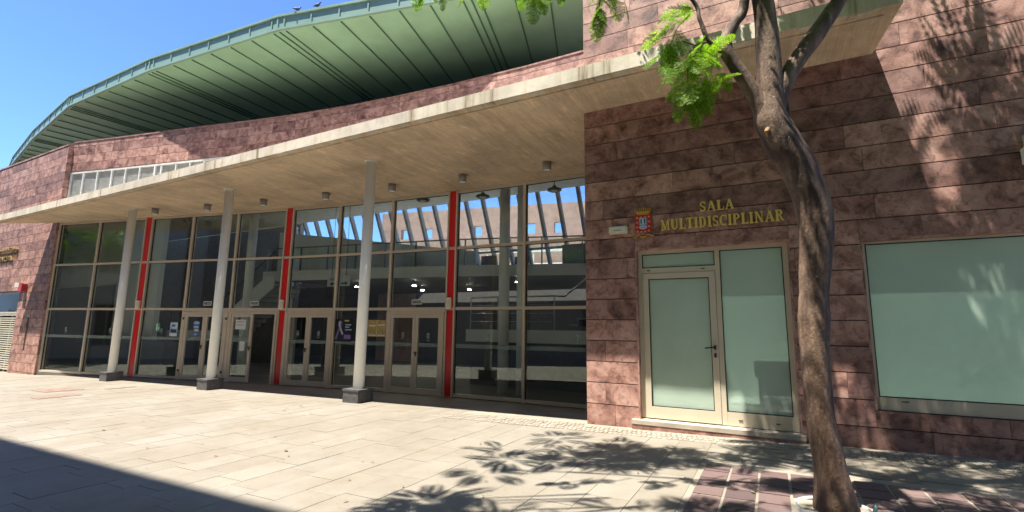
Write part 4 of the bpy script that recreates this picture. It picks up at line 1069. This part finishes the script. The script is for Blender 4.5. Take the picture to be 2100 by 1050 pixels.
    tg.tube([(-.36, 4.49, 4.2), (-.48, 4.43, 4.16), (-.58, 4.37, 4.2)], [.012, .008, .004], 6).tube([(-.48, 4.43, 4.16), (-.55, 4.39, 3.95), (-.55, 4.38, 3.7)], [.007, .005, .003], 6)
    for (x, y, z, n) in ((-1.22, 4.02, 4.66, 6), (-1.26, 4.0, 4.5, 4), (-1.02, 4.1, 4.68, 3), (-1.80, 3.7, 4.74, 5), (-1.76, 3.73, 4.66, 3), (-2.3, 3.42, 4.76, 3), (-2.52, 3.3, 4.72, 4), (-2.62, 3.27, 4.70, 3), (-1.5, 3.9, 4.8, 3)):
        spray((x, y, z), (-.1, -.1, -.5), n, .24, .5, 1.2)
        tg.tube([(x, y, z-.02), (x+.03, y, z+.25), (x+.1, y+.1, z+.7)], [.004, .006, .01], 5)
    sp.build('hanging_leaves', LEAF, T); tg.build('thin_twigs', TWIG, T)
    return T
TREE = make_tree()
# a second tree of the row stands past the left edge of the frame; the glass front mirrors it
T2 = TREE.copy(); col.objects.link(T2); T2.location = (-30.5, -2.2, -.6); T2['label'] = 'street tree past the left edge, seen mirrored in the left panes'
for ch in list(TREE.children):
    if ch.name.startswith(('trunk', 'branch', 'crown')): c = ch.copy(); col.objects.link(c); c.parent = T2
# tree pit: white collar and irrigation tube
e = empty('tree_pit', 'white ringed tree pit with dark soil round the trunk', 'tree pit'); g = gbase(.36)
MB().lathe(.36, 4.87, [(.285, g-.3), (.285, g+.012), (.272, g+.012), (.262, g-.3)], 40).build('collar', plain('collar_grey', (.42, .42, .40), .6), e, True)
MB().cyl(.36, 4.87, g-.3, g-.035, .27, seg=32).build('soil', plain('soil', (.05, .035, .025), .95, 0, .4, 20, .6), e)
tag(MB().tube([(.60, 4.72, g-.05), (.60, 4.72, g+.07), (.61, 4.73, g+.12)], .014, 8).build('irrigation_tube', plain('tube_teal', (.08, .15, .15), .4), None, True), 'short dark irrigation tube beside the tree trunk', 'tube')
# dry leaves and crumbs on the paving
lt = MB()
for k in range(130):
    x, y = random.uniform(-10, 3), random.uniform(2.6, 7.4); s = random.uniform(.012, .03); a = random.uniform(0, 6.28)
    if random.random() < .12: s *= 1.8
    b = len(lt.v); z = gbase(x)+.012
    for q, r_ in ((0, 1), (1.6, .45), (3.14, 1), (4.7, .45)): lt.v.append(Vector((x+s*r_*math.cos(a+q), y+s*r_*math.sin(a+q), z+random.uniform(0, .006))))
    lt.f.append((b, b+1, b+2, b+3))
lto = lt.build('leaf_litter', plain('dry_leaf', (.16, .11, .06), .8, 0, .5, 30), None, kind='stuff'); lto['label'] = 'scattered dry leaves and crumbs on the pale paving'; lto['category'] = 'leaf litter'

# ------------------------------------------------------------------ house across the street (behind the camera: it shades the foreground and is mirrored in the glass)
def opposite(X0, X1, name, label, PL):
    H = empty(name, label, 'building'); Y = -1.8; h = 16.9; m = MB(); wy0 = Y-.35
    cols_ = [X0+3+k*4.2 for k in range(int((X1-X0-5)/4.2))]; rows = [(0.2, 2.6), (4.3, 6.3), (7.7, 9.7), (11.1, 13.1)]
    zs = [-2]; 
    for a, b in rows:
        m.box(X0, X1, wy0, Y, zs[-1], a); x = X0
        for c in cols_: m.box(x, c, wy0, Y, a, b); x = c+1.5
        m.box(x, X1, wy0, Y, a, b); zs.append(b)
    m.box(X0, X1, wy0, Y, zs[-1], h); m.box(X0, X1, -14, wy0-.6, -2, h-.01)
    m.build('wall', PL, H)
    proto = None
    for c in cols_:
        for a, b in rows:
            if proto is None:
                proto = MB().box(0, .07, -.2, -.12, 0, 2.0).box(1.43, 1.5, -.2, -.12, 0, 2.0).box(.07, 1.43, -.2, -.12, 1.93, 2.0).box(.07, 1.43, -.2, -.12, 0, .07).box(.72, .78, -.2, -.12, .07, 1.93).mesh('window', GREYP)
                pane = MB().box(.07, 1.43, -.18, -.17, .07, 1.93).mesh('pane', plain('dark_glass', (.03, .04, .045), .08))
            o = bpy.data.objects.new('window', proto); col.objects.link(o); o.parent = H; o.location = (c, Y, a); o.scale = (1, 1, (b-a)/2.0)
            q = bpy.data.objects.new('pane', pane); col.objects.link(q); q.parent = o
    MB().box(X0, X1, Y+.002, Y+.12, h-.35, h-.05).build('cornice', PL, H)
    for z in (3.75, 7.2, 10.6): MB().box(X0, X1, Y+.002, Y+.06, z, z+.14).build('string_course', PL, H)
opposite(-24.0, 32, 'tan_house', 'dark tan apartment building across the street, mirrored in the middle panes', plain('tan_plaster', (.36, .335, .30), .8, 0, .1, .6))
opposite(-80, -24.02, 'white_house', 'white apartment building across the street, mirrored in the leftmost panes', PLASTER)
